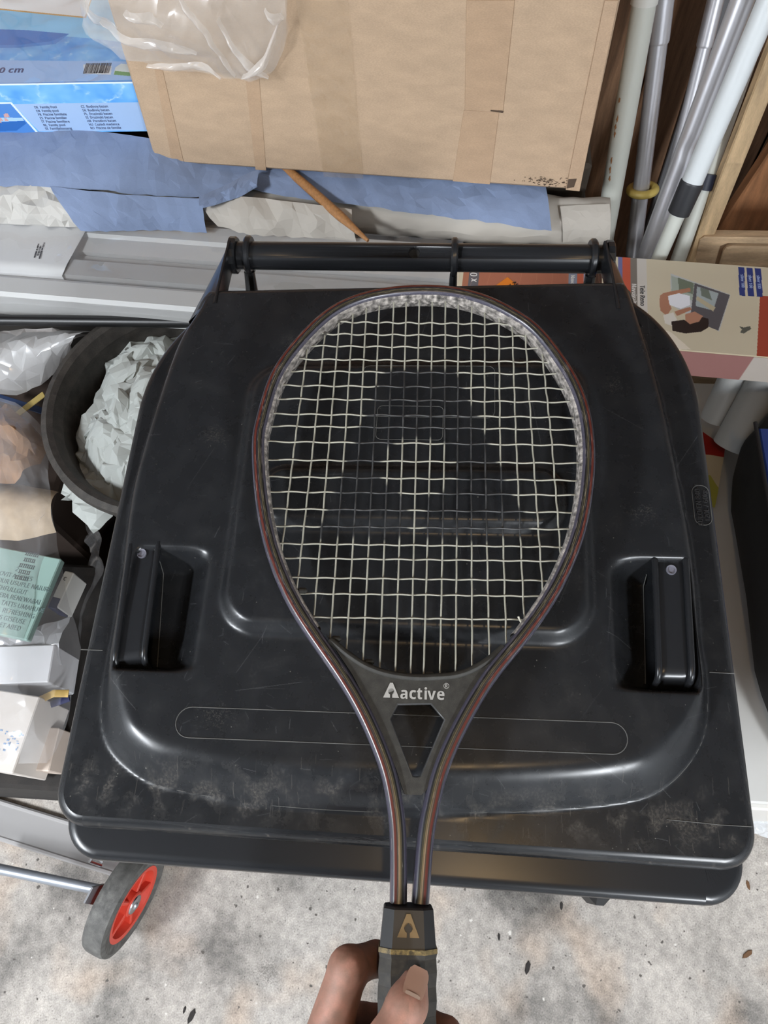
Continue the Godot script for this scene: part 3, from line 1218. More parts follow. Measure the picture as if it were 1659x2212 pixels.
func racket() -> void:
	var at := racket_frame()
	var t := thing("tennis_racket", "old dark tennis racket with red and gold pinstripes, strings marked with a black stencil", "racket", at.origin)
	t.basis = at.basis

	# frame: one bent tube, its cross-section rounded, striped lengthwise
	var cen := smooth_path([Vector2(-0.0057, 0.0006), Vector2(-0.0065, 0.035), Vector2(-0.0089, 0.0535), Vector2(-0.0134, 0.0728), Vector2(-0.0217, 0.0923), Vector2(-0.0323, 0.1123), Vector2(-0.0463, 0.1331), Vector2(-0.0629, 0.1542), Vector2(-0.082, 0.1809), Vector2(-0.0958, 0.2093), Vector2(-0.1043, 0.2345), Vector2(-0.111, 0.2649), Vector2(-0.1151, 0.2971), Vector2(-0.1137, 0.314), Vector2(-0.1084, 0.3463), Vector2(-0.0984, 0.3691), Vector2(-0.0832, 0.3922), Vector2(-0.0659, 0.4114), Vector2(-0.0452, 0.4233), Vector2(-0.0236, 0.4296), Vector2(-0.0007, 0.4326), Vector2(0.0255, 0.4322), Vector2(0.0509, 0.4256), Vector2(0.0723, 0.4139), Vector2(0.0908, 0.3993), Vector2(0.1063, 0.3759), Vector2(0.1173, 0.3538), Vector2(0.1238, 0.3306), Vector2(0.1256, 0.3005), Vector2(0.1228, 0.2725), Vector2(0.1163, 0.2416), Vector2(0.1067, 0.2157), Vector2(0.0914, 0.1864), Vector2(0.0707, 0.1584), Vector2(0.0519, 0.1362), Vector2(0.0379, 0.1145), Vector2(0.0267, 0.0938), Vector2(0.0181, 0.0738), Vector2(0.0133, 0.0542), Vector2(0.0097, 0.0355), Vector2(0.0073, 0.0009)], 5)
	# smooth the traced line
	for pass_ in 5:
		var cp := cen.duplicate()
		for i in range(1, cen.size() - 1):
			cp[i] = (cen[i - 1] + cen[i] * 2.0 + cen[i + 1]) / 4.0
		cen = cp
	var prof := []   # across (outwards positive), up, stripe coordinate 0..1
	var hx := 0.0050
	var hz := 0.0092
	var pn := 28
	for k in pn:
		var a := TAU * k / pn
		var cx := signf(cos(a)) * pow(absf(cos(a)), 0.62) * hx
		var cz := signf(sin(a)) * pow(absf(sin(a)), 0.62) * hz
		prof.append(Vector2(cx, cz))
	var s := Shape.new()
	for i in cen.size():
		var e: Vector2 = (cen[mini(i + 1, cen.size() - 1)] - cen[maxi(i - 1, 0)]).normalized()
		var nn := Vector2(e.y, -e.x)
		# the outline runs up the left, over the tip and down the right: outwards is to its left
		nn = -nn
		var wide := lerpf(1.0, 1.04, smoothstep(0.12, 0.03, cen[i].y))
		for k in pn + 1:
			var q: Vector2 = prof[k % pn]
			var p: Vector2 = cen[i] + nn * q.x * wide
			# texture u follows the cross-section from the outer side over the face to the inner side
			s.vert(Vector3(p.x, p.y, q.y - 0.008), Vector2((0.25 - q.x / (4.0 * hx)) if k <= pn / 2 else (0.75 + q.x / (4.0 * hx)), float(i) / cen.size()))
	for i in cen.size() - 1:
		for k in pn:
			var a := i * (pn + 1) + k
			s.tri(a, a + pn + 2, a + 1)
			s.tri(a, a + pn + 1, a + pn + 2)
	var w := 112
	var h := 1024
	var im := Image.create(w, h, false, Image.FORMAT_RGB8)
	var lilac := Color(0.12, 0.115, 0.125)
	im.fill(lilac)
	# the face is u = 0 .. 0.5, outer edge first
	for st in [[0.0, 0.085, Color(0.27, 0.26, 0.31)], [0.085, 0.115, Color(0.12, 0.11, 0.12)], [0.12, 0.205, Color(0.33, 0.135, 0.105)], [0.215, 0.235, Color(0.1, 0.09, 0.09)], [0.24, 0.255, Color(0.22, 0.21, 0.24)], [0.255, 0.275, Color(0.1, 0.09, 0.09)], [0.28, 0.31, Color(0.33, 0.30, 0.21)], [0.31, 0.33, Color(0.12, 0.11, 0.09)], [0.33, 0.35, Color(0.24, 0.22, 0.155)], [0.355, 0.395, Color(0.1, 0.095, 0.1)], [0.405, 0.5, Color(0.27, 0.26, 0.31)], [0.5, 1.0, Color(0.2, 0.19, 0.23)]]:
		im.fill_rect(Rect2i(int(st[0] * w), 0, maxi(1, int(st[1] * w) - int(st[0] * w)), h), st[2])
	for k in 1500:
		var y := int(pow(rng.randf(), 1.0) * h)
		var mid := absf(y / float(h) - 0.5)
		if mid > 0.36 and rng.randf() < 0.85:
			continue
		var x := int(rng.randf() * w * 0.42) if rng.randf() < 0.75 else int(w * rng.randf())
		scratch(im, Vector2(x, y), Vector2(x + rng.randf_range(-1, 1), y + rng.randf_range(1, 6)), Color(0.62, 0.58, 0.54), rng.randf_range(0.2, 0.7))
	for k in 3000:
		# scuffed, dusty inner wall
		var y := int(h * rng.randf_range(0.3, 0.7))
		var x := int(w * rng.randf_range(0.45, 0.74))
		im.set_pixel(x, y, im.get_pixel(x, y).lerp(Color(0.62, 0.6, 0.56), rng.randf() * 0.7))
	var fm := mat(Color.WHITE, 0.32)
	fm.albedo_texture = tex(im)
	fm.clearcoat_enabled = true
	fm.clearcoat = 0.35
	fm.clearcoat_roughness = 0.2
	fm.texture_repeat = false
	var fr := part("frame", s, fm, t)

	# worn guard strip that lines the inside of the head
	s = Shape.new()
	var rows := []
	for i in cen.size():
		if cen[i].y < 0.155:
			continue
		var e: Vector2 = (cen[mini(i + 1, cen.size() - 1)] - cen[maxi(i - 1, 0)]).normalized()
		var nn := Vector2(e.y, -e.x)
		var r := PackedVector3Array()
		for q in [Vector2(0.0043, -0.0155), Vector2(0.0058, -0.0150), Vector2(0.0063, -0.0085), Vector2(0.0058, -0.0022), Vector2(0.0043, -0.0018)]:
			var p: Vector2 = cen[i] + nn * q.x
			r.append(Vector3(p.x, p.y, q.y))
		rows.append(r)
	s.grid(rows, false, Vector2(1, 60))
	var gm := mottled(Color(0.50, 0.48, 0.46), 77, 1.5, 1.1, 1.0, 0.8, Vector3.ONE * 26.0)
	part("guard_strip", s, gm, t)
	# grommets
	s = Shape.new()
	var mains: Array = [[Vector2(-0.0849, 0.3824), Vector2(-0.0891, 0.3018), Vector2(-0.0922, 0.2118)], [Vector2(-0.0723, 0.3946), Vector2(-0.0751, 0.3023), Vector2(-0.0796, 0.1887)], [Vector2(-0.0617, 0.4056), Vector2(-0.0636, 0.3027), Vector2(-0.0668, 0.1712)], [Vector2(-0.0513, 0.4172), Vector2(-0.052, 0.303), Vector2(-0.055, 0.1565)], [Vector2(-0.0409, 0.4232), Vector2(-0.0414, 0.3034), Vector2(-0.0438, 0.1485)], [Vector2(-0.0308, 0.4266), Vector2(-0.0308, 0.3037), Vector2(-0.0325, 0.1419)], [Vector2(-0.0194, 0.4292), Vector2(-0.0203, 0.3041), Vector2(-0.0213, 0.1377)], [Vector2(-0.0095, 0.4304), Vector2(-0.0097, 0.3044), Vector2(-0.0109, 0.1356)], [Vector2(0.0008, 0.4312), Vector2(0.0005, 0.3048), Vector2(-0.0008, 0.1344)], [Vector2(0.0111, 0.432), Vector2(0.0111, 0.3051), Vector2(0.0077, 0.1347)], [Vector2(0.0215, 0.4319), Vector2(0.0214, 0.3054), Vector2(0.0184, 0.135)], [Vector2(0.0318, 0.4309), Vector2(0.0309, 0.3057), Vector2(0.0287, 0.1362)], [Vector2(0.0424, 0.4291), Vector2(0.0405, 0.3061), Vector2(0.0397, 0.1402)], [Vector2(0.0527, 0.4268), Vector2(0.0504, 0.3064), Vector2(0.0512, 0.1469)], [Vector2(0.0639, 0.4202), Vector2(0.0616, 0.3068), Vector2(0.0627, 0.155)], [Vector2(0.0739, 0.4119), Vector2(0.0736, 0.3071), Vector2(0.0752, 0.1681)], [Vector2(0.0838, 0.4028), Vector2(0.0856, 0.3075), Vector2(0.0887, 0.186)], [Vector2(0.0956, 0.3901), Vector2(0.1006, 0.308), Vector2(0.1023, 0.2106)]]
	for m in mains:
		for e in [m[0]]:
			var up := (m[0] - m[1]).normalized() as Vector2
			s.tube([Vector3(e.x, e.y, -0.008), Vector3(e.x - up.x * 0.0022, e.y - up.y * 0.0022, -0.008)], [0.0017, 0.0014], 8)
	var gr := part("grommets", s, mat(Color(0.3, 0.29, 0.27), 0.7), t)
	gr.set_meta("kind", "stuff")

	# strings, each its own
	var sm := tinted(mat(Color.WHITE, 0.42))
	for i in mains.size():
		var r := string_path(mains[i], 20, i, -0.008)
		s = Shape.new()
		s.tube(r[0], [0.00066], 7, true, r[1])
		part("main_string", s, sm, t)
	var crosses: Array = [[Vector2(-0.0712, 0.4046), Vector2(0.0826, 0.4076)], [Vector2(-0.0807, 0.3934), Vector2(0.0927, 0.3967)], [Vector2(-0.0886, 0.3823), Vector2(0.0996, 0.386)], [Vector2(-0.0962, 0.3702), Vector2(0.107, 0.3741)], [Vector2(-0.101, 0.3595), Vector2(0.1123, 0.3636)], [Vector2(-0.1056, 0.3469), Vector2(0.1176, 0.3513)], [Vector2(-0.108, 0.3354), Vector2(0.1204, 0.3398)], [Vector2(-0.1106, 0.3225), Vector2(0.1227, 0.327)], [Vector2(-0.113, 0.3124), Vector2(0.1235, 0.317)], [Vector2(-0.1131, 0.2996), Vector2(0.1245, 0.3042)], [Vector2(-0.1112, 0.2851), Vector2(0.1231, 0.2896)], [Vector2(-0.1095, 0.2716), Vector2(0.1213, 0.2761)], [Vector2(-0.107, 0.2601), Vector2(0.1189, 0.2645)], [Vector2(-0.1038, 0.2471), Vector2(0.1161, 0.2513)], [Vector2(-0.1003, 0.2342), Vector2(0.1125, 0.2384)], [Vector2(-0.096, 0.2213), Vector2(0.1077, 0.2253)], [Vector2(-0.0924, 0.211), Vector2(0.1033, 0.2148)], [Vector2(-0.0856, 0.1972), Vector2(0.0956, 0.2007)], [Vector2(-0.0802, 0.1862), Vector2(0.0895, 0.1895)], [Vector2(-0.068, 0.1701), Vector2(0.0778, 0.173)]]
	for i in crosses.size():
		var r := string_path(crosses[i], 18, i + 1, -0.008)
		s = Shape.new()
		s.tube(r[0], [0.00066], 7, true, r[1])
		part("cross_string", s, sm, t)
	var ta: Vector2 = Vector2(0.0704, 0.1741)
	var tb: Vector2 = Vector2(0.0751, 0.1665)
	s = Shape.new()
	s.tube([Vector3(ta.x, ta.y, -0.004), Vector3(tb.x, tb.y, -0.008)], [0.0007], 7, true, [Color(0.55, 0.53, 0.45), Color(0.55, 0.53, 0.45)])
	part("string_end", s, sm, t)

	# throat bridge: two mirrored halves round the open window
	var ym := mottled(Color(0.17, 0.165, 0.15), 55, 0.5, 0.7, 1.0, 0.62, Vector3.ONE * 22.0)
	var lh: Array = [Vector2(0.0039, 0.1328), Vector2(0.0042, 0.1155), Vector2(-0.0092, 0.1148), Vector2(-0.014, 0.1049), Vector2(0.0008, 0.0706), Vector2(0.0037, 0.0704), Vector2(0.0038, 0.0604), Vector2(-0.0033, 0.0605), Vector2(-0.0051, 0.0647), Vector2(-0.0091, 0.0754), Vector2(-0.0169, 0.0926), Vector2(-0.0264, 0.1114), Vector2(-0.0392, 0.1327), Vector2(-0.053, 0.1515), Vector2(-0.0573, 0.1582), Vector2(-0.0518, 0.1534), Vector2(-0.0436, 0.147), Vector2(-0.0323, 0.1401), Vector2(-0.0212, 0.1359), Vector2(-0.0091, 0.1333)]
	var rh: Array = [Vector2(0.0039, 0.1328), Vector2(0.0151, 0.1335), Vector2(0.0283, 0.1351), Vector2(0.0393, 0.139), Vector2(0.0506, 0.146), Vector2(0.0608, 0.1542), Vector2(0.0678, 0.1609), Vector2(0.0624, 0.1543), Vector2(0.0467, 0.1336), Vector2(0.033, 0.1138), Vector2(0.0227, 0.0939), Vector2(0.0149, 0.0762), Vector2(0.0104, 0.0638), Vector2(0.007, 0.0603), Vector2(0.0038, 0.0604), Vector2(0.0037, 0.0704), Vector2(0.0068, 0.071), Vector2(0.0218, 0.1057), Vector2(0.0128, 0.1158), Vector2(0.0042, 0.1155)]
	s = Shape.new()
	s.prism(lh, -0.0145, -0.0032)
	s.prism(rh, -0.0145, -0.0032)
	var yoke := part("throat_bridge", s, ym, t)
	# raised ledge under the strings
	var arc := smooth_path([Vector2(-0.055, 0.1545), Vector2(-0.0435, 0.1458), Vector2(-0.0322, 0.1389), Vector2(-0.0212, 0.1347), Vector2(-0.0091, 0.1324), Vector2(0.0039, 0.1316), Vector2(0.0151, 0.1323), Vector2(0.0283, 0.1339), Vector2(0.0392, 0.1378), Vector2(0.0506, 0.1448), Vector2(0.0602, 0.1533)], 4)
	var ap := []
	for p in arc:
		ap.append(Vector3(p.x, p.y, -0.0045))
	s = Shape.new()
	s.tube(ap, [0.0026], 10, true)
	part("string_ledge", s, ym, yoke)
	for i in range(1, 17, 2):
		var e: Vector2 = mains[i][2]
		s = Shape.new()
		s.box(Vector3(e.x + 0.004, e.y - 0.0006, -0.008), Vector3(0.007, 0.004, 0.005), 0.0015)
		part("string_saddle", s, ym, yoke)
	# window rim
	var hexo: Array = [Vector2(-0.0092, 0.1147), Vector2(0.0127, 0.1157), Vector2(0.0217, 0.1056), Vector2(0.0068, 0.071), Vector2(0.0008, 0.0706), Vector2(-0.014, 0.1048)]
	var hp := []
	for k in 7:
		var p: Vector2 = hexo[k % 6]
		hp.append(Vector3(p.x, p.y, -0.0042))
	s = Shape.new()
	s.tube(hp, [0.0010], 8)
	part("window_rim", s, mat(Color(0.22, 0.22, 0.22), 0.4), yoke)
	# printed name and emblem
	var pale := mat(Color(0.62, 0.61, 0.59), 0.6)
	var tx: Vector2 = Vector2(0.0064, 0.1187)
	lettering("lettering", "active", 0.0100, Vector3(tx.x + 0.0004, tx.y + 0.0026, -0.0030), Basis(), pale, yoke, true, 0.0004)
	var tr: Vector2 = Vector2(0.0222, 0.1267)
	lettering("lettering", "®", 0.0048, Vector3(tr.x, tr.y, -0.0030), Basis(), pale, yoke, false, 0.0004)
	emblem(yoke, Vector2(-0.0133, 0.123), 0.0102, 0.0094, -0.0032, pale)

	# handle: moulded collar, then an eight-sided leather-wrapped grip
	var half := [[0.0, 0.0135, 0.0118], [-0.001, 0.0143, 0.0126], [-0.0215, 0.0160, 0.0136], [-0.0225, 0.0160, 0.0136]]
	s = Shape.new()
	octagon(s, half, 0.0018)
	var collar := part("grip_collar", s, mat(Color(0.1, 0.098, 0.1), 0.42), t)
	emblem(collar, Vector2(-0.0002, -0.0087), 0.0125, 0.0118, 0.0109, mat(Color(0.42, 0.33, 0.2), 0.5), 0.0105)
	s = Shape.new()
	var grip := [[-0.0225, 0.0166, 0.0142]]
	for k in 24:
		var y := -0.0255 - k * 0.0068
		grip.append([y, 0.0160 + 0.0005 * (k % 2), 0.0138 + 0.0004 * (k % 2)])
	grip.append([-0.184, 0.0185, 0.0165])
	grip.append([-0.192, 0.0185, 0.0165])
	octagon(s, grip, 0.001)
	part("grip_wrap", s, mottled(Color(0.165, 0.15, 0.125), 31, 0.7, 0.5, 1.0, 0.62, Vector3.ONE * 30.0), t)
	s = Shape.new()
	octagon(s, [[-0.0205, 0.01665, 0.01425], [-0.0230, 0.01675, 0.01435]], 0.0)
	part("grip_tape", s, mottled(Color(0.42, 0.36, 0.22), 33, 1.3, 0.8, 1.0, 0.5, Vector3.ONE * 40.0), t)

# rings: [y, half width, half depth]
func octagon(s: Shape, rings: Array, _bev: float) -> void:
	var lay := []
	for r in rings:
		var hx: float = r[1]
		var hz: float = r[2]
		var cx := hx * 0.42
		var cz := hz * 0.42
		lay.append([Vector3(-hx + cx, r[0], hz - 0.002), Vector3(hx - cx, r[0], hz - 0.002), Vector3(hx, r[0], hz - cz - 0.002), Vector3(hx, r[0], -hz + cz - 0.002), Vector3(hx - cx, r[0], -hz - 0.002), Vector3(-hx + cx, r[0], -hz - 0.002), Vector3(-hx, r[0], -hz + cz - 0.002), Vector3(-hx, r[0], hz - cz - 0.002)])
	for i in lay.size() - 1:
		for k in 8:
			s.face(lay[i][k], lay[i][(k + 1) % 8], lay[i + 1][(k + 1) % 8], lay[i + 1][k])
	for e in [0, lay.size() - 1]:
		var c := Vector3(0, rings[e][0], -0.002)
		for k in 8:
			s.tface(c, lay[e][k], lay[e][(k + 1) % 8])

# a triangle with a keyhole
func emblem(parent: Node, at: Vector2, wide: float, high: float, z: float, m: Material, drop := 0.0) -> void:
	var o := []
	var w := wide * 0.5
	var h := high * 0.5
	o.append_array([Vector2(w * 0.18, h), Vector2(-w * 0.18, h), Vector2(-w, -h), Vector2(-w * 0.14, -h)])
	for k in 15:
		var a := deg_to_rad(-110.0 - k * 320.0 / 14.0)
		o.append(Vector2(cos(a) * w * 0.40, -h * 0.18 + sin(a) * h * 0.44))
	o.append_array([Vector2(w * 0.14, -h), Vector2(w, -h)])
	var s := Shape.new()
	s.prism(o, z, z + 0.0005, 0.0, false, Transform3D(Basis(), Vector3(at.x, at.y, drop * 0.0)))
	part("emblem", s, m, parent)

func hand() -> void:
	var rk := racket_frame()
	var t := thing("person", "bare left hand holding the racket grip with its thumb on top", "person", rk.origin)
	t.basis = rk.basis
	var P := func(q: Vector2, z: float) -> Vector3: return Vector3(q.x, q.y, z)
	var bones := []
	# thumb, lying over the front of the grip
	var t0: Vector3 = P.call(Vector2(-0.0261, -0.0825), 0.006)
	var t1: Vector3 = P.call(Vector2(-0.0104, -0.0617), 0.0235)
	var t2: Vector3 = P.call(Vector2(-0.0005, -0.0441), 0.0215)
	var t3: Vector3 = P.call(Vector2(0.0029, -0.0356), 0.0185)
	bones.append([t0, t1, 0.0150, 0.0118, 0.006])
	bones.append([t1, t2, 0.0112, 0.0108, 0.004])
	bones.append([t2, t3, 0.0108, 0.0078, 0.004])
	# index finger: from its knuckle up the left side, then in behind the grip
	var i0: Vector3 = P.call(Vector2(-0.0474, -0.0803), -0.010)
	var i1: Vector3 = P.call(Vector2(-0.0336, -0.0329), -0.002)
	var i2: Vector3 = P.call(Vector2(-0.018, -0.0322), -0.0245)
	var i3 := Vector3(0.010, i2.y - 0.006, -0.0245)
	bones.append([i0, i1, 0.0140, 0.0112, 0.004])
	bones.append([i1, i2, 0.0108, 0.0096, 0.004])
	bones.append([i2, i3, 0.0094, 0.0074, 0.003])
	# middle, ring and little finger round the back, their tips on the right
	var ys := [-0.070, -0.092, -0.112]
	for k in 3:
		var y: float = ys[k]
		var a := Vector3(-0.046 + 0.003 * k, y - 0.012, -0.016)
		var b := Vector3(-0.026, y + 0.004, -0.026)
		var c := Vector3(0.008, y + 0.006, -0.0255 + 0.0005 * k)
		var e := Vector3(0.0235, y + 0.004, -0.0125)
		var f := Vector3(0.0225, y + 0.002, 0.0015)
		bones.append([a, b, 0.0125 - 0.0008 * k, 0.0105 - 0.0006 * k, 0.004])
		bones.append([b, c, 0.0102 - 0.0006 * k, 0.0095 - 0.0006 * k, 0.003])
		bones.append([c, e, 0.0094 - 0.0006 * k, 0.0085 - 0.0006 * k, 0.003])
		bones.append([e, f, 0.0084 - 0.0006 * k, 0.0068 - 0.0004 * k, 0.003])
	# palm, heel of the thumb, wrist and forearm
	bones.append([Vector3(-0.050, -0.085, -0.014), Vector3(-0.044, -0.140, -0.010), 0.0165, 0.0200, 0.008])
	bones.append([Vector3(-0.036, -0.100, -0.010), Vector3(-0.034, -0.145, -0.006), 0.0150, 0.0200, 0.008])
	bones.append([t0, Vector3(-0.048, -0.150, -0.002), 0.0165, 0.0210, 0.010])
	bones.append([Vector3(-0.048, -0.150, -0.006), Vector3(-0.085, -0.235, 0.0), 0.0270, 0.0265, 0.012])
	bones.append([Vector3(-0.085, -0.235, 0.0), Vector3(-0.14, -0.36, 0.01), 0.0265, 0.036, 0.012])
	# the skin stops where the grip is
	var cut := func(p: Vector3) -> float:
		if p.y > 0.0 or p.y < -0.19:
			return -1.0
		var q := Vector2(absf(p.x) - 0.0159, absf(p.z + 0.002) - 0.0136)
		var d := maxf(maxf(q.x, q.y), (absf(p.x) + absf(p.z + 0.002) * 1.12 - 0.0245) * 0.7)
		return -d
	var s := body(bones, 0.0026, cut)
	var im_a := grey(noise(91, 0.03, 4), 256, 256)
	var im_b := grey(noise(92, 0.3, 2), 256, 256)
	var d := PackedByteArray()
	d.resize(256 * 256 * 3)
	for k in 256 * 256:
		var g := 1.0 + (im_a[k] / 255.0 - 0.5) * 0.22 + (im_b[k] / 255.0 - 0.5) * 0.10
		var r := (im_a[k] / 255.0 - 0.5) * 0.06
		d[k * 3] = clampi(int((0.60 + r) * g * 255), 0, 255)
		d[k * 3 + 1] = clampi(int(0.44 * g * 255), 0, 255)
		d[k * 3 + 2] = clampi(int(0.375 * g * 255), 0, 255)
	var sk := mat(Color.WHITE, 0.6)
	sk.albedo_texture = tex(rgb_image(256, 256, d))
	sk.uv1_triplanar = true
	sk.uv1_scale = Vector3.ONE * 12.0
	sk.subsurf_scatter_enabled = true
	sk.subsurf_scatter_strength = 0.08
	part("body", s, sk, t)
	# thumb nail: a curved plate over the tip
	var ax := (t3 - t2).normalized()
	var up := Vector3(0.05, 0.15, 1).slide(ax).normalized()
	var sd := ax.cross(up).normalized()
	for nail in [[0.0030, 0.0172, 0.0060, "nail", Color(0.60, 0.47, 0.40)], [0.0028, 0.0046, 0.0042, "nail_base", Color(0.67, 0.575, 0.51)]]:
		var rows := []
		for i in 9:
			var f := i / 8.0
			var y: float = lerpf(nail[0], nail[1], f)
			var wd: float = nail[2] * sqrt(clampf(1.0 - pow(absf(f - 0.45) / 0.62, 4.0), 0.05, 1.0))
			var r := PackedVector3Array()
			for j in 9:
				var g := j / 8.0 * 2.0 - 1.0
				var rad := lerpf(0.0112, 0.0082, clampf((y + 0.002) / 0.018, 0, 1))
				var q := t2 + ax * y + sd * g * wd + up * (sqrt(maxf(0.0, rad * rad - g * g * wd * wd * 0.8)) + (0.0012 if nail[3] == "nail_base" else 0.0009))
				r.append(q)
			rows.append(r)
		s = Shape.new()
		s.grid(rows)
		part(nail[3], s, mat(nail[4], 0.35), t)

# ---------------------------------------------------------------- the things stored behind the bin
func box_thing(s: Shape, at: Transform3D, size: Vector3, bev: float) -> void:
	s.box(at * (size * 0.5), size, bev, at.basis)

func card_material(c: Color, seed_: int) -> StandardMaterial3D:
	return mottled(c, seed_, 0.07, 0.10, 1.0, 0.82, Vector3(3.0, 7.0, 3.0), 512)

func behind_the_bin() -> void:
	# low chest and crate that carry everything
	var s := Shape.new()
	s.box(Vector3(-0.40, 0.272, -1.115), Vector3(1.30, 0.544, 0.57), 0.012)
	var chest := part("storage_chest", s, mat(Color(0.2, 0.185, 0.17), 0.75))
	tag(chest, "dark low storage chest under the paper roll and the cardboard box", "chest")
	s = Shape.new()
	s.box(Vector3(-0.36, 0.5865, -1.205), Vector3(1.20, 0.083, 0.36), 0.006)
	var crate := part("flat_carton", s, card_material(Color(0.27, 0.235, 0.2), 61))
	tag(crate, "dark brown flat carton lying under the big cardboard box", "carton")

	screen_kit()
	cardboard_box()
	pool_carton()
	papers()
	plastic_drape()
	# stick
	s = Shape.new()
	var a := Vector3(-0.2718, 0.65, -1.0084)
	var b := Vector3(-0.1077, 0.646, -0.8367)
	s.tube([a, a.lerp(b, 0.5), a.lerp(b, 0.72), b], [0.0066, 0.0076, 0.0076, 0.0025], 14)
	tag(part("wooden_stick", s, wood(Color(0.62, 0.44, 0.27), 71, Vector3(30, 30, 30), 0.45)), "thin brown wooden stick lying slanted across the blue paper", "stick")

func screen_kit() -> void:
	var t := thing("screen_kit", "long flat pack of white aluminium profiles in clear film with a printed cardboard sleeve", "package", Vector3(0.0364, 0.544, -0.8764))
	t.basis = Basis(Vector3(0.9975, 0, 0.0704), Vector3.UP, Vector3(-0.0704, 0, 0.9975))
	# in here: x along the pack, y up from the chest, z towards the viewer (0 .. 0.168)
	var alu := mat(Color(0.68, 0.68, 0.675), 0.5, 0.1)
	var alu_dark := mat(Color(0.57, 0.57, 0.565), 0.5, 0.1)
	# cross-sections (z, y) of three profiles
	var secs := [
		[Vector2(0.0, 0.0), Vector2(0.0, 0.056), Vector2(0.030, 0.056), Vector2(0.034, 0.050), Vector2(0.062, 0.047), Vector2(0.062, 0.0)],
		[Vector2(0.064, 0.0), Vector2(0.064, 0.040), Vector2(0.082, 0.040), Vector2(0.084, 0.052), Vector2(0.116, 0.052), Vector2(0.118, 0.046), Vector2(0.118, 0.0)],
		[Vector2(0.126, 0.0), Vector2(0.126, 0.050), Vector2(0.131, 0.052), Vector2(0.158, 0.050), Vector2(0.163, 0.044), Vector2(0.163, 0.0)]]
	var k := 0
	for q in secs:
		var s := Shape.new()
		s.prism(q, -0.92, 0.012, 0.0, false, Transform3D(Basis(Vector3(0, 0, 1), Vector3(0, 1, 0), Vector3(1, 0, 0)), Vector3.ZERO))
		part("aluminium_profile", s, alu if k != 1 else alu_dark, t)
		k += 1
	# pale paper sleeve at the left, with fine print
	var s := Shape.new()
	var sl0 := -0.90
	var sl1 := -0.6212
	var tp := []
	for q in [Vector2(0.112, -0.002), Vector2(0.121, 0.02), Vector2(0.121, 0.054), Vector2(0.10, 0.0575), Vector2(0.03, 0.059), Vector2(-0.003, 0.058), Vector2(-0.003, 0.0)]:
		tp.append(q)
	var rows := []
	for q in tp:
		var r := PackedVector3Array()
		for j in 9:
			var f := j / 8.0
			r.append(Vector3(lerpf(sl0, sl1 + 0.014 - q.x * 0.13, f), q.y + 0.0008 * sin(j * 2.3), q.x))
		rows.append(r)
	s.grid(rows)
	var sleeve := part("paper_sleeve", s, mat(Color(0.70, 0.70, 0.70), 0.65), t)
	var up := Basis(Vector3(0.1, 0, 1).normalized(), Vector3(1, 0, -0.1).normalized(), Vector3(0, 1, 0))
	lettering("lettering", "Profile set aluminium\n100 x 120 cm\nmade for windows", 0.0036, Vector3(sl1 - 0.052, 0.0592, 0.078), up, M.dark_ink, sleeve)
	# printed sleeve at the right
	var x0 := -0.004
	var x1 := 0.80
	s = Shape.new()
	var dp := 0.170
	var hh := 0.0565
	s.box(Vector3((x0 + x1) / 2, hh / 2 + 0.0002, dp / 2), Vector3(x1 - x0, hh, dp), 0.0012)
	part("sleeve_core", s, mat(Color(0.72, 0.66, 0.55), 0.6), t)
	var im := Image.create(1000, 212, false, Image.FORMAT_RGB8)
	im.fill(Color(0.78, 0.74, 0.65))
	# image coordinates: x along the pack, y from the back edge to the front edge
	var spot := func(p: Vector2) -> Vector2: return Vector2((p.x - x0) / (x1 - x0), -p.y / dp)
	var paint := func(pts: Array, c: Color) -> void:
		var o := []
		for p in pts:
			o.append(spot.call(p))
		fill(im, o, c)
	var band := func(a: Vector2, b: Vector2, c: Color) -> void:
		var p: Vector2 = spot.call(a)
		var q: Vector2 = spot.call(b)
		fill(im, [Vector2(p.x, 0), Vector2(q.x, 0), Vector2(q.x, 1), Vector2(p.x, 1)], c)
	band.call(Vector2(0.0057, -0.0651), Vector2(0.0141, -0.0642), Color(0.62, 0.40, 0.31))
	band.call(Vector2(0.0141, -0.0642), Vector2(0.0296, -0.0627), Color(0.36, 0.35, 0.37))
	band.call(Vector2(0.0296, -0.0627), Vector2(0.1649, -0.0494), Color(0.60, 0.37, 0.29))
	band.call(Vector2(0.1649, -0.0494), Vector2(0.1774, -0.0481), Color(0.50, 0.52, 0.58))
	band.call(Vector2(0.1774, -0.0481), Vector2(0.1871, -0.0472), Color(0.70, 0.36, 0.27))
	band.call(Vector2(0.1871, -0.0472), Vector2(0.1968, -0.0462), Color(0.52, 0.53, 0.62))
	band.call(Vector2(0.1968, -0.0462), Vector2(0.2148, -0.0444), Color(0.26, 0.17, 0.13))
	band.call(Vector2(0.2389, -0.0236), Vector2(0.2452, -0.023), Color(0.42, 0.43, 0.60))
	band.call(Vector2(0.2452, -0.023), Vector2(0.2569, -0.0218), Color(0.74, 0.34, 0.25))
	band.call(Vector2(0.2569, -0.0218), Vector2(0.2673, -0.0208), Color(0.47, 0.44, 0.41))
	band.call(Vector2(0.2673, -0.0208), Vector2(0.2812, -0.0194), Color(0.78, 0.76, 0.73))
	for k2 in 9:
		var p: Vector2 = spot.call(Vector2(0.0331, -0.0531))
		scratch(im, Vector2(p.x * 1000 + k2 * 27, 0), Vector2(p.x * 1000 + k2 * 34 - 40, 212), Color(0.74, 0.52, 0.42), 0.35)
	paint.call([Vector2(0.445, -0.0577), Vector2(0.4776, -0.0544), Vector2(0.4668, -0.1737), Vector2(0.4317, -0.1701)], Color(0.62, 0.27, 0.2))
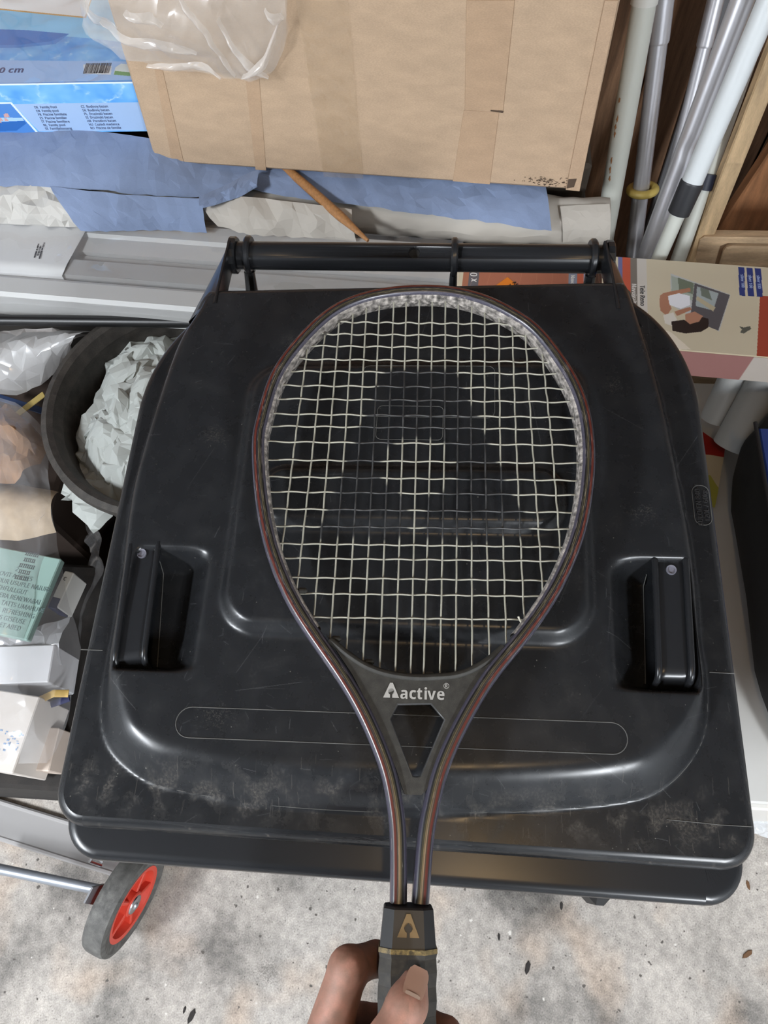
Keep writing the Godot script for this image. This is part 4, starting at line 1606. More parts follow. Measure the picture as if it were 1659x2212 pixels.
	# blue label strips
	paint.call([Vector2(0.4174, -0.0033), Vector2(0.4262, -0.0034), Vector2(0.4236, -0.0598), Vector2(0.4156, -0.0597)], Color(0.15, 0.22, 0.47))
	paint.call([Vector2(0.4296, -0.0031), Vector2(0.4384, -0.0031), Vector2(0.4362, -0.0594), Vector2(0.4276, -0.0594)], Color(0.15, 0.22, 0.47))
	paint.call([Vector2(0.4418, -0.0028), Vector2(0.4506, -0.0029), Vector2(0.4488, -0.059), Vector2(0.4402, -0.059)], Color(0.15, 0.22, 0.47))
	# picture: a person turning to a window frame with a dark screen
	paint.call([Vector2(0.3167, -0.0261), Vector2(0.4023, -0.0593), Vector2(0.3822, -0.1314), Vector2(0.3149, -0.0884)], Color(0.72, 0.73, 0.74))
	paint.call([Vector2(0.318, -0.0306), Vector2(0.3515, -0.0419), Vector2(0.3474, -0.0763), Vector2(0.3168, -0.0705)], Color(0.62, 0.66, 0.62))
	paint.call([Vector2(0.3274, -0.0333), Vector2(0.3502, -0.042), Vector2(0.3479, -0.0638), Vector2(0.3279, -0.0587)], Color(0.42, 0.46, 0.40))
	paint.call([Vector2(0.3515, -0.0419), Vector2(0.4016, -0.0602), Vector2(0.381, -0.1299), Vector2(0.342, -0.1117)], Color(0.34, 0.33, 0.35))
	paint.call([Vector2(0.3547, -0.0479), Vector2(0.3857, -0.0583), Vector2(0.3758, -0.0927), Vector2(0.351, -0.0865)], Color(0.62, 0.66, 0.67))
	paint.call([Vector2(0.3593, -0.0501), Vector2(0.3712, -0.0534), Vector2(0.3755, -0.0735), Vector2(0.3606, -0.0661)], Color(0.42, 0.46, 0.42))
	paint.call([Vector2(0.3538, -0.0668), Vector2(0.3795, -0.0862), Vector2(0.3758, -0.0945), Vector2(0.3522, -0.0741)], Color(0.70, 0.66, 0.56))
	paint.call([Vector2(0.2999, -0.0722), Vector2(0.3047, -0.0664), Vector2(0.317, -0.0615), Vector2(0.3444, -0.0516), Vector2(0.3454, -0.0587), Vector2(0.3181, -0.0704), Vector2(0.3138, -0.0815), Vector2(0.316, -0.0953), Vector2(0.3089, -0.1099), Vector2(0.2999, -0.1004), Vector2(0.2989, -0.0847)], Color(0.66, 0.47, 0.38))
	paint.call([Vector2(0.3114, -0.0711), Vector2(0.3277, -0.0641), Vector2(0.3437, -0.0678), Vector2(0.343, -0.0856), Vector2(0.3294, -0.0939), Vector2(0.3135, -0.0885)], Color(0.88, 0.89, 0.92))
	paint.call([Vector2(0.3037, -0.1087), Vector2(0.3185, -0.102), Vector2(0.3233, -0.1154), Vector2(0.3163, -0.1281), Vector2(0.3059, -0.124)], Color(0.84, 0.82, 0.79))
	paint.call([Vector2(0.3199, -0.1001), Vector2(0.3429, -0.0891), Vector2(0.3453, -0.0941), Vector2(0.3236, -0.1084)], Color(0.66, 0.47, 0.38))
	paint.call([Vector2(0.3357, -0.1037), Vector2(0.3492, -0.0972), Vector2(0.3607, -0.1046), Vector2(0.3561, -0.1189), Vector2(0.3428, -0.1236), Vector2(0.3351, -0.1176)], Color(0.69, 0.5, 0.41))
	paint.call([Vector2(0.3153, -0.1196), Vector2(0.3339, -0.1143), Vector2(0.3415, -0.1221), Vector2(0.355, -0.1155), Vector2(0.3593, -0.1065), Vector2(0.3684, -0.109), Vector2(0.3676, -0.1245), Vector2(0.3574, -0.134), Vector2(0.3343, -0.1398), Vector2(0.3161, -0.1366)], Color(0.15, 0.12, 0.12))
	paint.call([Vector2(0.411, -0.1183), Vector2(0.4174, -0.1202), Vector2(0.4267, -0.1167), Vector2(0.4276, -0.1217), Vector2(0.4166, -0.1313), Vector2(0.4115, -0.1301), Vector2(0.4145, -0.1239)], Color(0.33, 0.34, 0.31))
	paint.call([Vector2(0.2794, -0.1267), Vector2(0.3147, -0.1401), Vector2(0.341, -0.1682), Vector2(0.3072, -0.1717), Vector2(0.2788, -0.1606)], Color(0.86, 0.82, 0.76))
	s = Shape.new()
	var yy := hh + 0.0005
	s.grid([PackedVector3Array([Vector3(x0, yy, 0.001), Vector3(x1, yy, 0.001)]), PackedVector3Array([Vector3(x0, yy, dp - 0.001), Vector3(x1, yy, dp - 0.001)])])
	var card := part("printed_sleeve", s, print_mat(im, 0.38), t)
	s = Shape.new()
	var im2 := Image.create(500, 36, false, Image.FORMAT_RGB8)
	im2.fill(Color(0.60, 0.43, 0.41))
	im2.fill_rect(Rect2i(int(500 * (0.4292 + 0.004) / 0.804), 0, 200, 36), Color(0.74, 0.70, 0.66))
	s.grid([PackedVector3Array([Vector3(x0, hh - 0.001, dp + 0.0005), Vector3(x1, hh - 0.001, dp + 0.0005)]), PackedVector3Array([Vector3(x0, 0.001, dp + 0.0005), Vector3(x1, 0.001, dp + 0.0005)])])
	part("sleeve_front", s, print_mat(im2, 0.4), t)
	# words along the bands, running front to back
	var down := Basis(Vector3(0, 0, 1), Vector3(1, 0, 0), Vector3(0, 1, 0))
	var wl := mat(Color(0.82, 0.8, 0.78), 0.6)
	for q in [[Vector2(0.262, -0.076), "Navojgaitas", 0.009], [Vector2(0.1709, -0.0653), "Navojgaitas", 0.008]]:
		lettering("lettering", q[1], q[2], Vector3(q[0].x, yy + 0.0003, -q[0].y), down, wl, card)
	lettering("lettering", "Tele Reno", 0.009, Vector3(0.2742, yy + 0.0003, 0.0748), down, M.dark_ink, card)
	lettering("lettering", "x 0", 0.014, Vector3(0.0219, yy + 0.0003, 0.0635), Basis(Vector3(0, 0, -1), Vector3(-1, 0, 0), Vector3(0, 1, 0)), wl, card)
	for q in [Vector2(0.4216, -0.0313), Vector2(0.433, -0.0311), Vector2(0.4451, -0.0308)]:
		lettering("lettering", "silver 100", 0.006, Vector3(q.x, yy + 0.0003, -q.y), down, mat(Color(0.6, 0.66, 0.8), 0.6), card)
	# orange price sticker, set askew
	s = Shape.new()
	var sp: Array = [Vector2(0.073, -0.0584), Vector2(0.0989, -0.0824), Vector2(0.0854, -0.1027), Vector2(0.0476, -0.1065), Vector2(0.0495, -0.0846)]
	var o3 := []
	for p in sp:
		o3.append(Vector2(p.x, -p.y))
	s.prism(o3, -0.0006, -0.0002, 0.0, false, Transform3D(Basis(Vector3(1, 0, 0), Vector3(0, 0, 1), Vector3(0, -1, 0)), Vector3(0, yy, 0)))
	part("price_sticker", s, mat(Color(0.80, 0.45, 0.12), 0.5), t)
	lettering("lettering", "CEOA\nAKTV", 0.0075, Vector3(0.0861, yy + 0.0010, 0.0773), Basis(Vector3(-0.7, 0, -0.7).normalized(), Vector3(-0.7, 0, 0.7).normalized(), Vector3(0, 1, 0)), mat(Color(0.15, 0.1, 0.08), 0.6), t, true)
	# clear film round the profiles
	var f := sheet([Vector3(-0.95, 0.062, -0.006), Vector3(0.0, 0.062, -0.006)], [Vector3(-0.95, 0.040, 0.172), Vector3(0.0, 0.040, 0.172)], 70, 22, Vector3(0, 0.006, 0), 0.0022, 16.0, 5)
	part("clear_film", f, film(Color(0.95, 0.95, 0.96), 0.10, 0.10), t)

func cardboard_box() -> void:
	var fr: Transform3D = Transform3D(Basis(Vector3(0.9961, 0.0101, 0.0877), Vector3(0.0026, 0.9896, -0.1436), Vector3(-0.0882, 0.1432, 0.9857)), Vector3(-0.4621, 0.655, -0.9885))
	var wid := 0.6721
	var hei := 0.32
	var dep := 0.17
	var t := thing("cardboard_box", "big closed brown cardboard box leaning back behind the bin", "box", fr.origin)
	t.basis = fr.basis
	var kraft := card_material(Color(0.685, 0.59, 0.49), 81)
	var s := Shape.new()
	s.box(Vector3(wid / 2, hei / 2, -dep / 2), Vector3(wid, hei, dep), 0.004)
	part("carton_body", s, kraft, t)
	# folded-over edge at the right
	s = Shape.new()
	s.prism([Vector2(0.6721, 0), Vector2(0.6513, 0.0007), Vector2(0.6534, 0.2539), Vector2(0.6699, 0.2545)], 0.0, 0.0022, 0.0008)
	part("edge_fold", s, card_material(Color(0.675, 0.575, 0.475), 82), t)
	# paper tapes and overlaps, slightly darker than the board
	var tape := card_material(Color(0.665, 0.56, 0.455), 83)
	s = Shape.new()
	s.prism([Vector2(0.4845, 0.2477), Vector2(0.5444, 0.2499), Vector2(0.5449, 0.1136), Vector2(0.4913, 0.1106)], 0.0, 0.0011, 0.0004)
	part("paper_tape", s, tape, t)
	s = Shape.new()
	s.prism([Vector2(0.4899, 0.1105), Vector2(0.5394, 0.1107), Vector2(0.5368, 0.0007), Vector2(0.4799, 0.0019)], 0.0, 0.0008, 0.0003)
	part("paper_tape", s, tape, t)
	s = Shape.new()
	s.prism([Vector2(0.0421, 0.1434), Vector2(0.0544, 0.1427), Vector2(0.049, 0.0002), Vector2(0.0291, 0.0012)], 0.0, 0.0007, 0.0003)
	part("paper_tape", s, tape, t)
	s = Shape.new()
	s.prism([Vector2(0.1766, 0.1405), Vector2(0.1972, 0.1416), Vector2(0.1839, -0.0014), Vector2(0.1666, -0.001)], 0.0, 0.0006, 0.0002)
	part("paper_tape", s, tape, t)
	# clear parcel tape down the seam
	var ct := sheet([Vector3(-0.1989, 0.8952, -0.9982), Vector3(-0.1304, 0.8983, -0.9925)], [Vector3(-0.1861, 0.6531, -0.9619), Vector3(-0.1234, 0.6552, -0.9566)], 24, 60, Vector3(0, 0.1, 0.99) * 0.0004, 0.0006, 60.0, 14)
	var clear := part("clear_tape", ct, film(Color(0.76, 0.66, 0.52), 0.16, 0.14), t)
	clear.transform = fr.affine_inverse()
	# scuffs along the bottom edge at the right
	var sc := mat(Color(0.30, 0.24, 0.19), 0.9)
	s = Shape.new()
	for k in 90:
		var p: Vector2 = Vector2(0.6205, 0.0113)
		var x := p.x + rng.randfn(0, 0.017)
		var y := p.y + rng.randfn(0, 0.0035)
		if x > wid - 0.004 or y < 0.002:
			continue
		var w := rng.randf_range(0.0008, 0.004)
		s.prism([Vector2(x, y), Vector2(x + w, y + 0.0003), Vector2(x + w * 0.8, y + 0.0011), Vector2(x + w * 0.1, y + 0.0009)], 0.0011, 0.0014)
	s.prism([Vector2(0.6522, 0.0189), Vector2(0.6641, 0.0205), Vector2(0.6626, 0.0069), Vector2(0.6521, 0.0038)], 0.0022, 0.0026)
	part("scuff_marks", s, sc, t).set_meta("kind", "stuff")
	s = Shape.new()
	s.prism([Vector2(0.5274, 0.1139), Vector2(0.5456, 0.113), Vector2(0.5446, 0.1104), Vector2(0.5276, 0.112)], 0.0008, 0.0016)
	part("tape_tear", s, sc, t)

func pool_carton() -> void:
	var o := Vector3(-0.7168, 0.68, -1.0209)
	var turn := Basis(Vector3(0.9995, 0, -0.032), Vector3.UP, Vector3(0.032, 0, 0.9995))
	if turn.z.z < 0:
		turn.z = -turn.z
	var t := thing("pool_carton", "bright blue printed paddling pool carton behind the cardboard box", "carton", o)
	t.basis = turn
	var x0 := -0.30
	var x1 := 0.2496
	var hh := 0.083
	var dp := 0.30
	var s := Shape.new()
	s.box(Vector3((x0 + x1) / 2, hh / 2, -dp / 2), Vector3(x1 - x0, hh, dp), 0.002)
	part("carton_body", s, mat(Color(0.25, 0.42, 0.68), 0.5), t)
	# front print: pale blue water, a small picture, two columns of words
	var w := 640
	var h := 128
	var front := water_image(w, h, 17)
	var fx := func(px: float) -> float: return (px - x0) / (x1 - x0)
	fill(front, [Vector2(fx.call(0.047), 0.40), Vector2(1, 0.40), Vector2(1, 0.98), Vector2(fx.call(0.066), 0.98)], Color(0.62, 0.73, 0.88))
	fill(front, [Vector2(0, 0.34), Vector2(fx.call(0.046), 0.36), Vector2(fx.call(0.064), 1.0), Vector2(0, 1.0)], Color(0.86, 0.91, 0.95))
	fill(front, [Vector2(0, 0.37), Vector2(fx.call(0.043), 0.39), Vector2(fx.call(0.060), 1.0), Vector2(0, 1.0)], Color(0.30, 0.52, 0.80))
	fill(front, [Vector2(fx.call(-0.02), 0.68), Vector2(fx.call(0.05), 0.70), Vector2(fx.call(0.052), 0.80), Vector2(fx.call(0.03), 0.95), Vector2(fx.call(-0.02), 0.97)], Color(0.18, 0.40, 0.70))
	fill(front, [Vector2(fx.call(-0.02), 0.66), Vector2(fx.call(0.05), 0.68), Vector2(fx.call(0.05), 0.74), Vector2(fx.call(-0.02), 0.78)], Color(0.66, 0.80, 0.92))
	for k in 9:
		var p := Vector2(fx.call(rng.randf_range(0.006, 0.032)), rng.randf_range(0.58, 0.74))
		fill(front, [p, p + Vector2(0.008, 0.01), p + Vector2(0.009, 0.07), p + Vector2(-0.002, 0.06)], Color(0.80, 0.62, 0.60))
	front.fill_rect(Rect2i(0, 0, w, 4), Color(0.86, 0.92, 0.97))
	s = Shape.new()
	s.grid([PackedVector3Array([Vector3(x0, hh, 0.0006), Vector3(x1, hh, 0.0006)]), PackedVector3Array([Vector3(x0, 0, 0.0006), Vector3(x1, 0, 0.0006)])])
	var fp := part("printed_front", s, print_mat(front, 0.25), t)
	lettering("lettering", "DE  Family Pool\nEN  Family pool\nFR  Piscine familiale\nES  Piscina familiar\nIT  Piscina familiare\nNL  Family pool\nSE  Familjebassang", 0.0052, Vector3(0.078, 0.0255, 0.0009), Basis(), M.ink, fp, false, 0.0003, HORIZONTAL_ALIGNMENT_LEFT)
	lettering("lettering", "CZ  Rodinny bazen\nSK  Rodinny bazen\nPL  Druzinski bazen\nSI  Druzinski bazen\nHR  Porodicni bazen\nHU  Csaladi medence\nRO  Piscina de familie", 0.0052, Vector3(0.152, 0.0255, 0.0009), Basis(), M.ink, fp, false, 0.0003, HORIZONTAL_ALIGNMENT_LEFT)
	# top print: water, a pale band with the size and a bar code, a dark blue sweep and a white panel
	w = 640
	h = 420
	var top := water_image(w, h, 23)
	var tp := func(p: Vector2) -> Vector2: return Vector2((p.x - x0) / (x1 - x0), 1.0 + p.y / dp)
	var paint := func(pts: Array, c: Color) -> void:
		var q := []
		for p in pts:
			q.append(tp.call(p))
		fill(top, q, c)
	paint.call([Vector2(-0.1725, 0.0052), Vector2(-0.1964, -0.0637), Vector2(0.2708, -0.0445), Vector2(0.2777, -0.0033)], Color(0.62, 0.76, 0.94))
	paint.call([Vector2(-0.2274, -0.1533), Vector2(-0.0688, -0.1388), Vector2(0.1651, -0.1037), Vector2(0.2644, -0.0826), Vector2(0.1988, -0.474), Vector2(-0.3475, -0.5006)], Color(0.58, 0.82, 0.98))
	paint.call([Vector2(-0.2198, -0.1315), Vector2(-0.0661, -0.1293), Vector2(0.0091, -0.1317), Vector2(0.0553, -0.1279), Vector2(0.1253, -0.1165), Vector2(0.0996, -0.0987), Vector2(0.0494, -0.091), Vector2(-0.0559, -0.094), Vector2(-0.2108, -0.1054)], Color(0.22, 0.48, 0.80))
	paint.call([Vector2(-0.2108, -0.1054), Vector2(-0.0559, -0.094), Vector2(0.0494, -0.091), Vector2(0.0996, -0.0987), Vector2(0.1253, -0.1165), Vector2(0.1086, -0.0916), Vector2(0.0511, -0.0841), Vector2(-0.0532, -0.0847), Vector2(-0.2059, -0.0913)], Color(0.30, 0.56, 0.86))
	paint.call([Vector2(-0.249, -0.2158), Vector2(-0.0042, -0.1826), Vector2(0.0761, -0.1678), Vector2(0.1439, -0.156), Vector2(0.143, -0.2047), Vector2(0.1408, -0.2812), Vector2(-0.3475, -0.5006)], Color(0.82, 0.64, 0.36))
	paint.call([Vector2(-0.2499, -0.2183), Vector2(-0.0051, -0.1863), Vector2(0.0753, -0.1715), Vector2(0.1416, -0.1597), Vector2(0.1415, -0.2048), Vector2(0.1408, -0.2812), Vector2(-0.3475, -0.5006)], Color(0.98, 0.985, 0.99))
	paint.call([Vector2(0.1635, -0.0408), Vector2(0.2091, -0.0363), Vector2(0.2116, -0.0156), Vector2(0.1695, -0.0189)], Color(0.85, 0.88, 0.91))
	paint.call([Vector2(0.2155, -0.0177), Vector2(0.2155, -0.0329), Vector2(0.2225, -0.0414), Vector2(0.2359, -0.0389), Vector2(0.2421, -0.0127)], Color(0.86, 0.90, 0.90))
	paint.call([Vector2(0.2159, -0.0155), Vector2(0.2157, -0.0242), Vector2(0.2407, -0.0203), Vector2(0.2423, -0.0117)], Color(0.42, 0.62, 0.36))
	s = Shape.new()
	s.grid([PackedVector3Array([Vector3(x0, hh + 0.0006, -dp), Vector3(x1, hh + 0.0006, -dp)]), PackedVector3Array([Vector3(x0, hh + 0.0006, 0), Vector3(x1, hh + 0.0006, 0)])])
	var tpn := part("printed_top", s, print_mat(top, 0.25), t)
	var flat := Basis(Vector3(1, 0, 0), Vector3(0, 0, -1), Vector3(0, 1, 0))
	var cm := Vector2(0.074, -0.0299)
	lettering("lettering", "300 cm", 0.0175, Vector3(cm.x, hh + 0.0008, cm.y), flat, mat(Color(0.12, 0.2, 0.42), 0.5), tpn, true, 0.0003, HORIZONTAL_ALIGNMENT_RIGHT)
	s = Shape.new()
	var bc := Vector2(0.1685, -0.0308)
	var xx := 0.0
	while xx < 0.040:
		var bw := rng.randf_range(0.0004, 0.0013)
		s.box(Vector3(bc.x + xx, hh + 0.0009, bc.y), Vector3(bw, 0.0003, 0.024))
		xx += bw + rng.randf_range(0.0005, 0.0012)
	part("bar_code", s, M.dark_ink, tpn).set_meta("kind", "stuff")
	# clear shrink film over the carton
	var fl := sheet([Vector3(x0, hh + 0.003, -dp), Vector3(x1, hh + 0.003, -dp)], [Vector3(x0, hh + 0.002, 0.002), Vector3(x1, hh + 0.002, 0.002)], 60, 40, Vector3(0, 0.0022, 0), 0.0018, 22.0, 41)
	part("clear_film", fl, film(Color(0.95, 0.97, 1.0), 0.07, 0.08), t)

func water_image(w: int, h: int, seed_: int) -> Image:
	var a := grey(noise(seed_, 0.012, 3), w, h)
	var f := noise(seed_ + 3, 0.011, 3, FastNoiseLite.TYPE_SIMPLEX, true)
	f.domain_warp_enabled = true
	f.domain_warp_amplitude = 28.0
	f.domain_warp_frequency = 0.012
	var b := grey(f, w, h)
	var d := PackedByteArray()
	d.resize(w * h * 3)
	for k in w * h:
		var g := a[k] / 255.0
		var r := pow(clampf((b[k] / 255.0 - 0.5) / 0.5, 0, 1), 2.4)
		var c := Color(0.31, 0.60, 0.90).lerp(Color(0.55, 0.78, 0.97), g).lerp(Color(0.86, 0.93, 0.98), r * 0.8)
		d[k * 3] = int(c.r * 255)
		d[k * 3 + 1] = int(c.g * 255)
		d[k * 3 + 2] = int(c.b * 255)
	return rgb_image(w, h, d)

func papers() -> void:
	# the long white roll
	var s := Shape.new()
	var path := []
	var rad := []
	var f := noise(301, 9.0, 3)
	var a := Vector3(-0.80, 0.585, -0.985)
	var b := Vector3(0.2668, 0.588, -0.9428)
	var n := 70
	for i in n + 1:
		var t := i / float(n)
		path.append(a.lerp(b, t) + Vector3(0, f.get_noise_1d(t) * 0.004, f.get_noise_1d(t + 5) * 0.005))
		rad.append(0.038 + f.get_noise_1d(t * 3 + 9) * 0.004)
	s.tube(path, rad, 28)
	var g := noise(305, 14.0, 3, FastNoiseLite.TYPE_SIMPLEX, true)
	for k in s.v.size():
		s.v[k] += Vector3(0, 1, 0.6).normalized() * g.get_noise_3dv(s.v[k]) * 0.006
	var paper := mat(Color(0.69, 0.665, 0.63), 0.8)
	paper.rim_enabled = true
	paper.rim = 0.1
	var t := thing("paper_roll", "long off-white roll of wrapping paper under the blue paper", "paper roll", b)
	part("roll", s, paper, t).position = -b
	s = crumpled([Vector3(-0.3811, 0.648, -0.9176), Vector3(-0.3114, 0.655, -0.9151), Vector3(-0.2245, 0.65, -0.9106), Vector3(-0.1376, 0.645, -0.9022)], [Vector3(-0.3529, 0.618, -0.8888), Vector3(-0.286, 0.61, -0.8789), Vector3(-0.2134, 0.604, -0.8848), Vector3(-0.1321, 0.6, -0.883)], 0.012, Vector3(0, 0.006, 0.008), 0.0045, 12.0, 11, 0.08, 0.6)
	part("torn_flap", s, paper, t).position = -b
	s = crumpled([Vector3(0.1841, 0.63, -0.9315), Vector3(0.2126, 0.63, -0.935), Vector3(0.2596, 0.63, -0.939)], [Vector3(0.1953, 0.585, -0.9024), Vector3(0.2273, 0.585, -0.9032), Vector3(0.268, 0.585, -0.9061)], 0.009, Vector3(0, 0.006, 0.008), 0.0022, 15.0, 12, 0.05, 0.6)
	part("paper_end", s, paper, t).position = -b

	# crumpled bright white paper at the left
	s = crumpled([Vector3(-0.7579, 0.65, -0.9491), Vector3(-0.6756, 0.655, -0.9406), Vector3(-0.616, 0.65, -0.9371), Vector3(-0.5746, 0.645, -0.9211)], [Vector3(-0.7639, 0.61, -0.8959), Vector3(-0.6849, 0.61, -0.8936), Vector3(-0.6236, 0.608, -0.893), Vector3(-0.5726, 0.61, -0.8901)], 0.009, Vector3(0, 0.010, 0.012), 0.0085, 15.0, 21, 0.0, 0.8)
	tag(part("crumpled_paper", s, mat(Color(0.73, 0.72, 0.70), 0.8)), "crumpled white paper at the left below the blue paper", "paper")

	# blue paper: the big fold and the torn strip in front of it
	var blue := mottled(Color(0.47, 0.53, 0.645), 121, 0.06, 0.07, 1.0, 0.85, Vector3.ONE * 6.0)
	s = crumpled([Vector3(-0.7701, 0.682, -1.0209), Vector3(-0.67, 0.682, -1.0233), Vector3(-0.5635, 0.682, -1.027), Vector3(-0.4632, 0.678, -1.013), Vector3(-0.3798, 0.652, -1.0128), Vector3(-0.251, 0.647, -1.0072), Vector3(-0.1159, 0.647, -1.002), Vector3(0.0318, 0.647, -0.9837), Vector3(0.1595, 0.647, -0.9596)], [Vector3(-0.7605, 0.652, -0.9362), Vector3(-0.6904, 0.652, -0.9334), Vector3(-0.623, 0.65, -0.9349), Vector3(-0.5161, 0.648, -0.928), Vector3(-0.4578, 0.642, -0.9268), Vector3(-0.3846, 0.638, -0.9308), Vector3(-0.3208, 0.638, -0.9536), Vector3(-0.2298, 0.634, -0.9364), Vector3(-0.1408, 0.632, -0.9284), Vector3(-0.0379, 0.63, -0.9109), Vector3(0.0415, 0.628, -0.903), Vector3(0.1128, 0.626, -0.8912), Vector3(0.1707, 0.624, -0.885)], 0.0115, Vector3(0, 0.005, 0.007), 0.0036, 12.0, 31, 0.05, 0.5)
	tag(part("blue_paper", s, blue), "wide sheet of crumpled blue paper under the cardboard box", "paper")
	s = crumpled([Vector3(-0.6236, 0.652, -0.9347), Vector3(-0.5129, 0.652, -0.9205), Vector3(-0.4459, 0.65, -0.918), Vector3(-0.3705, 0.652, -0.9133)], [Vector3(-0.5739, 0.615, -0.8788), Vector3(-0.5116, 0.612, -0.8814), Vector3(-0.4592, 0.612, -0.8846), Vector3(-0.371, 0.612, -0.8807)], 0.0115, Vector3(0, 0.004, 0.006), 0.0038, 13.0, 36, 0.05, 0.5)
	tag(part("torn_blue_paper", s, blue), "torn blue paper flap hanging over the white profiles", "paper")
	s = crumpled([Vector3(-0.3771, 0.655, -0.9138), Vector3(-0.3417, 0.66, -0.9288), Vector3(-0.301, 0.664, -0.9574), Vector3(-0.2869, 0.665, -0.9627)], [Vector3(-0.37, 0.652, -0.8934), Vector3(-0.345, 0.655, -0.8965), Vector3(-0.3113, 0.655, -0.9141), Vector3(-0.287, 0.658, -0.9322)], 0.008, Vector3(0, 0.004, 0.008), 0.004, 20.0, 38)
	tag(part("blue_paper_corner", s, blue), "small turned-up blue paper corner beside the wooden stick", "paper")

func plastic_drape() -> void:
	var fr: Transform3D = Transform3D(Basis(Vector3(0.9961, 0.0101, 0.0877), Vector3(0.0026, 0.9896, -0.1436), Vector3(-0.0882, 0.1432, 0.9857)), Vector3(-0.4621, 0.655, -0.9885))
	# hangs over the top edge of the box
	var top := [fr * Vector3(-0.01, 0.335, -0.12), fr * Vector3(0.1246, 0.338, -0.12), fr * Vector3(0.2513, 0.335, -0.12)]
	var mid := [Vector3(-0.4457, 0.9551, -1.0103), Vector3(-0.3695, 0.9579, -1.0039), Vector3(-0.2801, 0.9613, -0.9964), Vector3(-0.1941, 0.9645, -0.9892)]
	var low := [Vector3(-0.4985, 0.8609, -1.0095), Vector3(-0.4929, 0.844, -1.0065), Vector3(-0.4702, 0.8322, -1.0028), Vector3(-0.4554, 0.8199, -0.9997), Vector3(-0.414, 0.8173, -0.9956), Vector3(-0.3689, 0.8089, -0.9903), Vector3(-0.327, 0.8089, -0.9866), Vector3(-0.3135, 0.7999, -0.9841), Vector3(-0.2732, 0.7998, -0.9805), Vector3(-0.2414, 0.8103, -0.9791), Vector3(-0.2226, 0.8399, -0.9817), Vector3(-0.2121, 0.8687, -0.985)]
	var t := thing("plastic_bag", "crumpled clear plastic bag draped over the top left of the cardboard box", "bag", low[5])
	var mt := film(Color(0.93, 0.91, 0.88), 0.16, 0.17)
	var s := crumpled(mid, low, 0.008, fr.basis.z * 0.006, 0.0095, 9.0, 51, 0.0, 0.3)
	part("film", s, mt, t).position = -low[5]
	s = crumpled(mid, low, 0.009, fr.basis.z * 0.016, 0.0120, 8.0, 57, 0.0, 0.3)
	part("film", s, mt, t).position = -low[5]
	s = sheet(top, mid, 40, 20, Vector3(0, 0.03, 0.03), 0.006, 14.0, 53)
	part("film", s, mt, t).position = -low[5]
	# gathered folds where the film lies double
	var fm := film(Color(0.94, 0.92, 0.90), 0.36, 0.2)
	for q in [[0.02, 0.16, 0.55, 0.72], [0.1, 0.5, 0.62, 0.86], [0.45, 0.66, 0.35, 0.9], [0.62, 0.80, 0.5, 0.97], [0.7, 0.95, 0.9, 0.62], [0.3, 0.6, 0.95, 0.98], [0.85, 0.97, 0.4, 0.8], [0.2, 0.36, 0.45, 0.66]]:
		var pts := []
		var pt2 := []
		for k in 13:
			var f := k / 12.0
			var u := lerpf(q[0], q[1], f)
			var v := lerpf(q[2], q[3], f) + 0.05 * sin(f * PI + q[0] * 9.0)
			var wd := 0.045 * sin(f * PI) + 0.008
			pts.append(along(mid, u).lerp(along(low, u), v - wd) + fr.basis.z * (0.018 + 0.010 * sin(f * 5.0)))
			pt2.append(along(mid, u).lerp(along(low, u), v + wd) + fr.basis.z * (0.020 + 0.008 * sin(f * 4.0 + 1.0)))
		s = crumpled(pts, pt2, 0.006, fr.basis.z * 0.006, 0.004, 20.0, 61, 0.0, 0.3)
		part("fold", s, fm, t).position = -low[5]

# ---------------------------------------------------------------- the poles in the corner
func long_pole(a: Vector3, b: Vector3, low: float, high: float) -> Array:
	var d := (b - a).normalized()
	return [a + d * ((low - a.y) / d.y), a + d * ((high - a.y) / d.y), d]

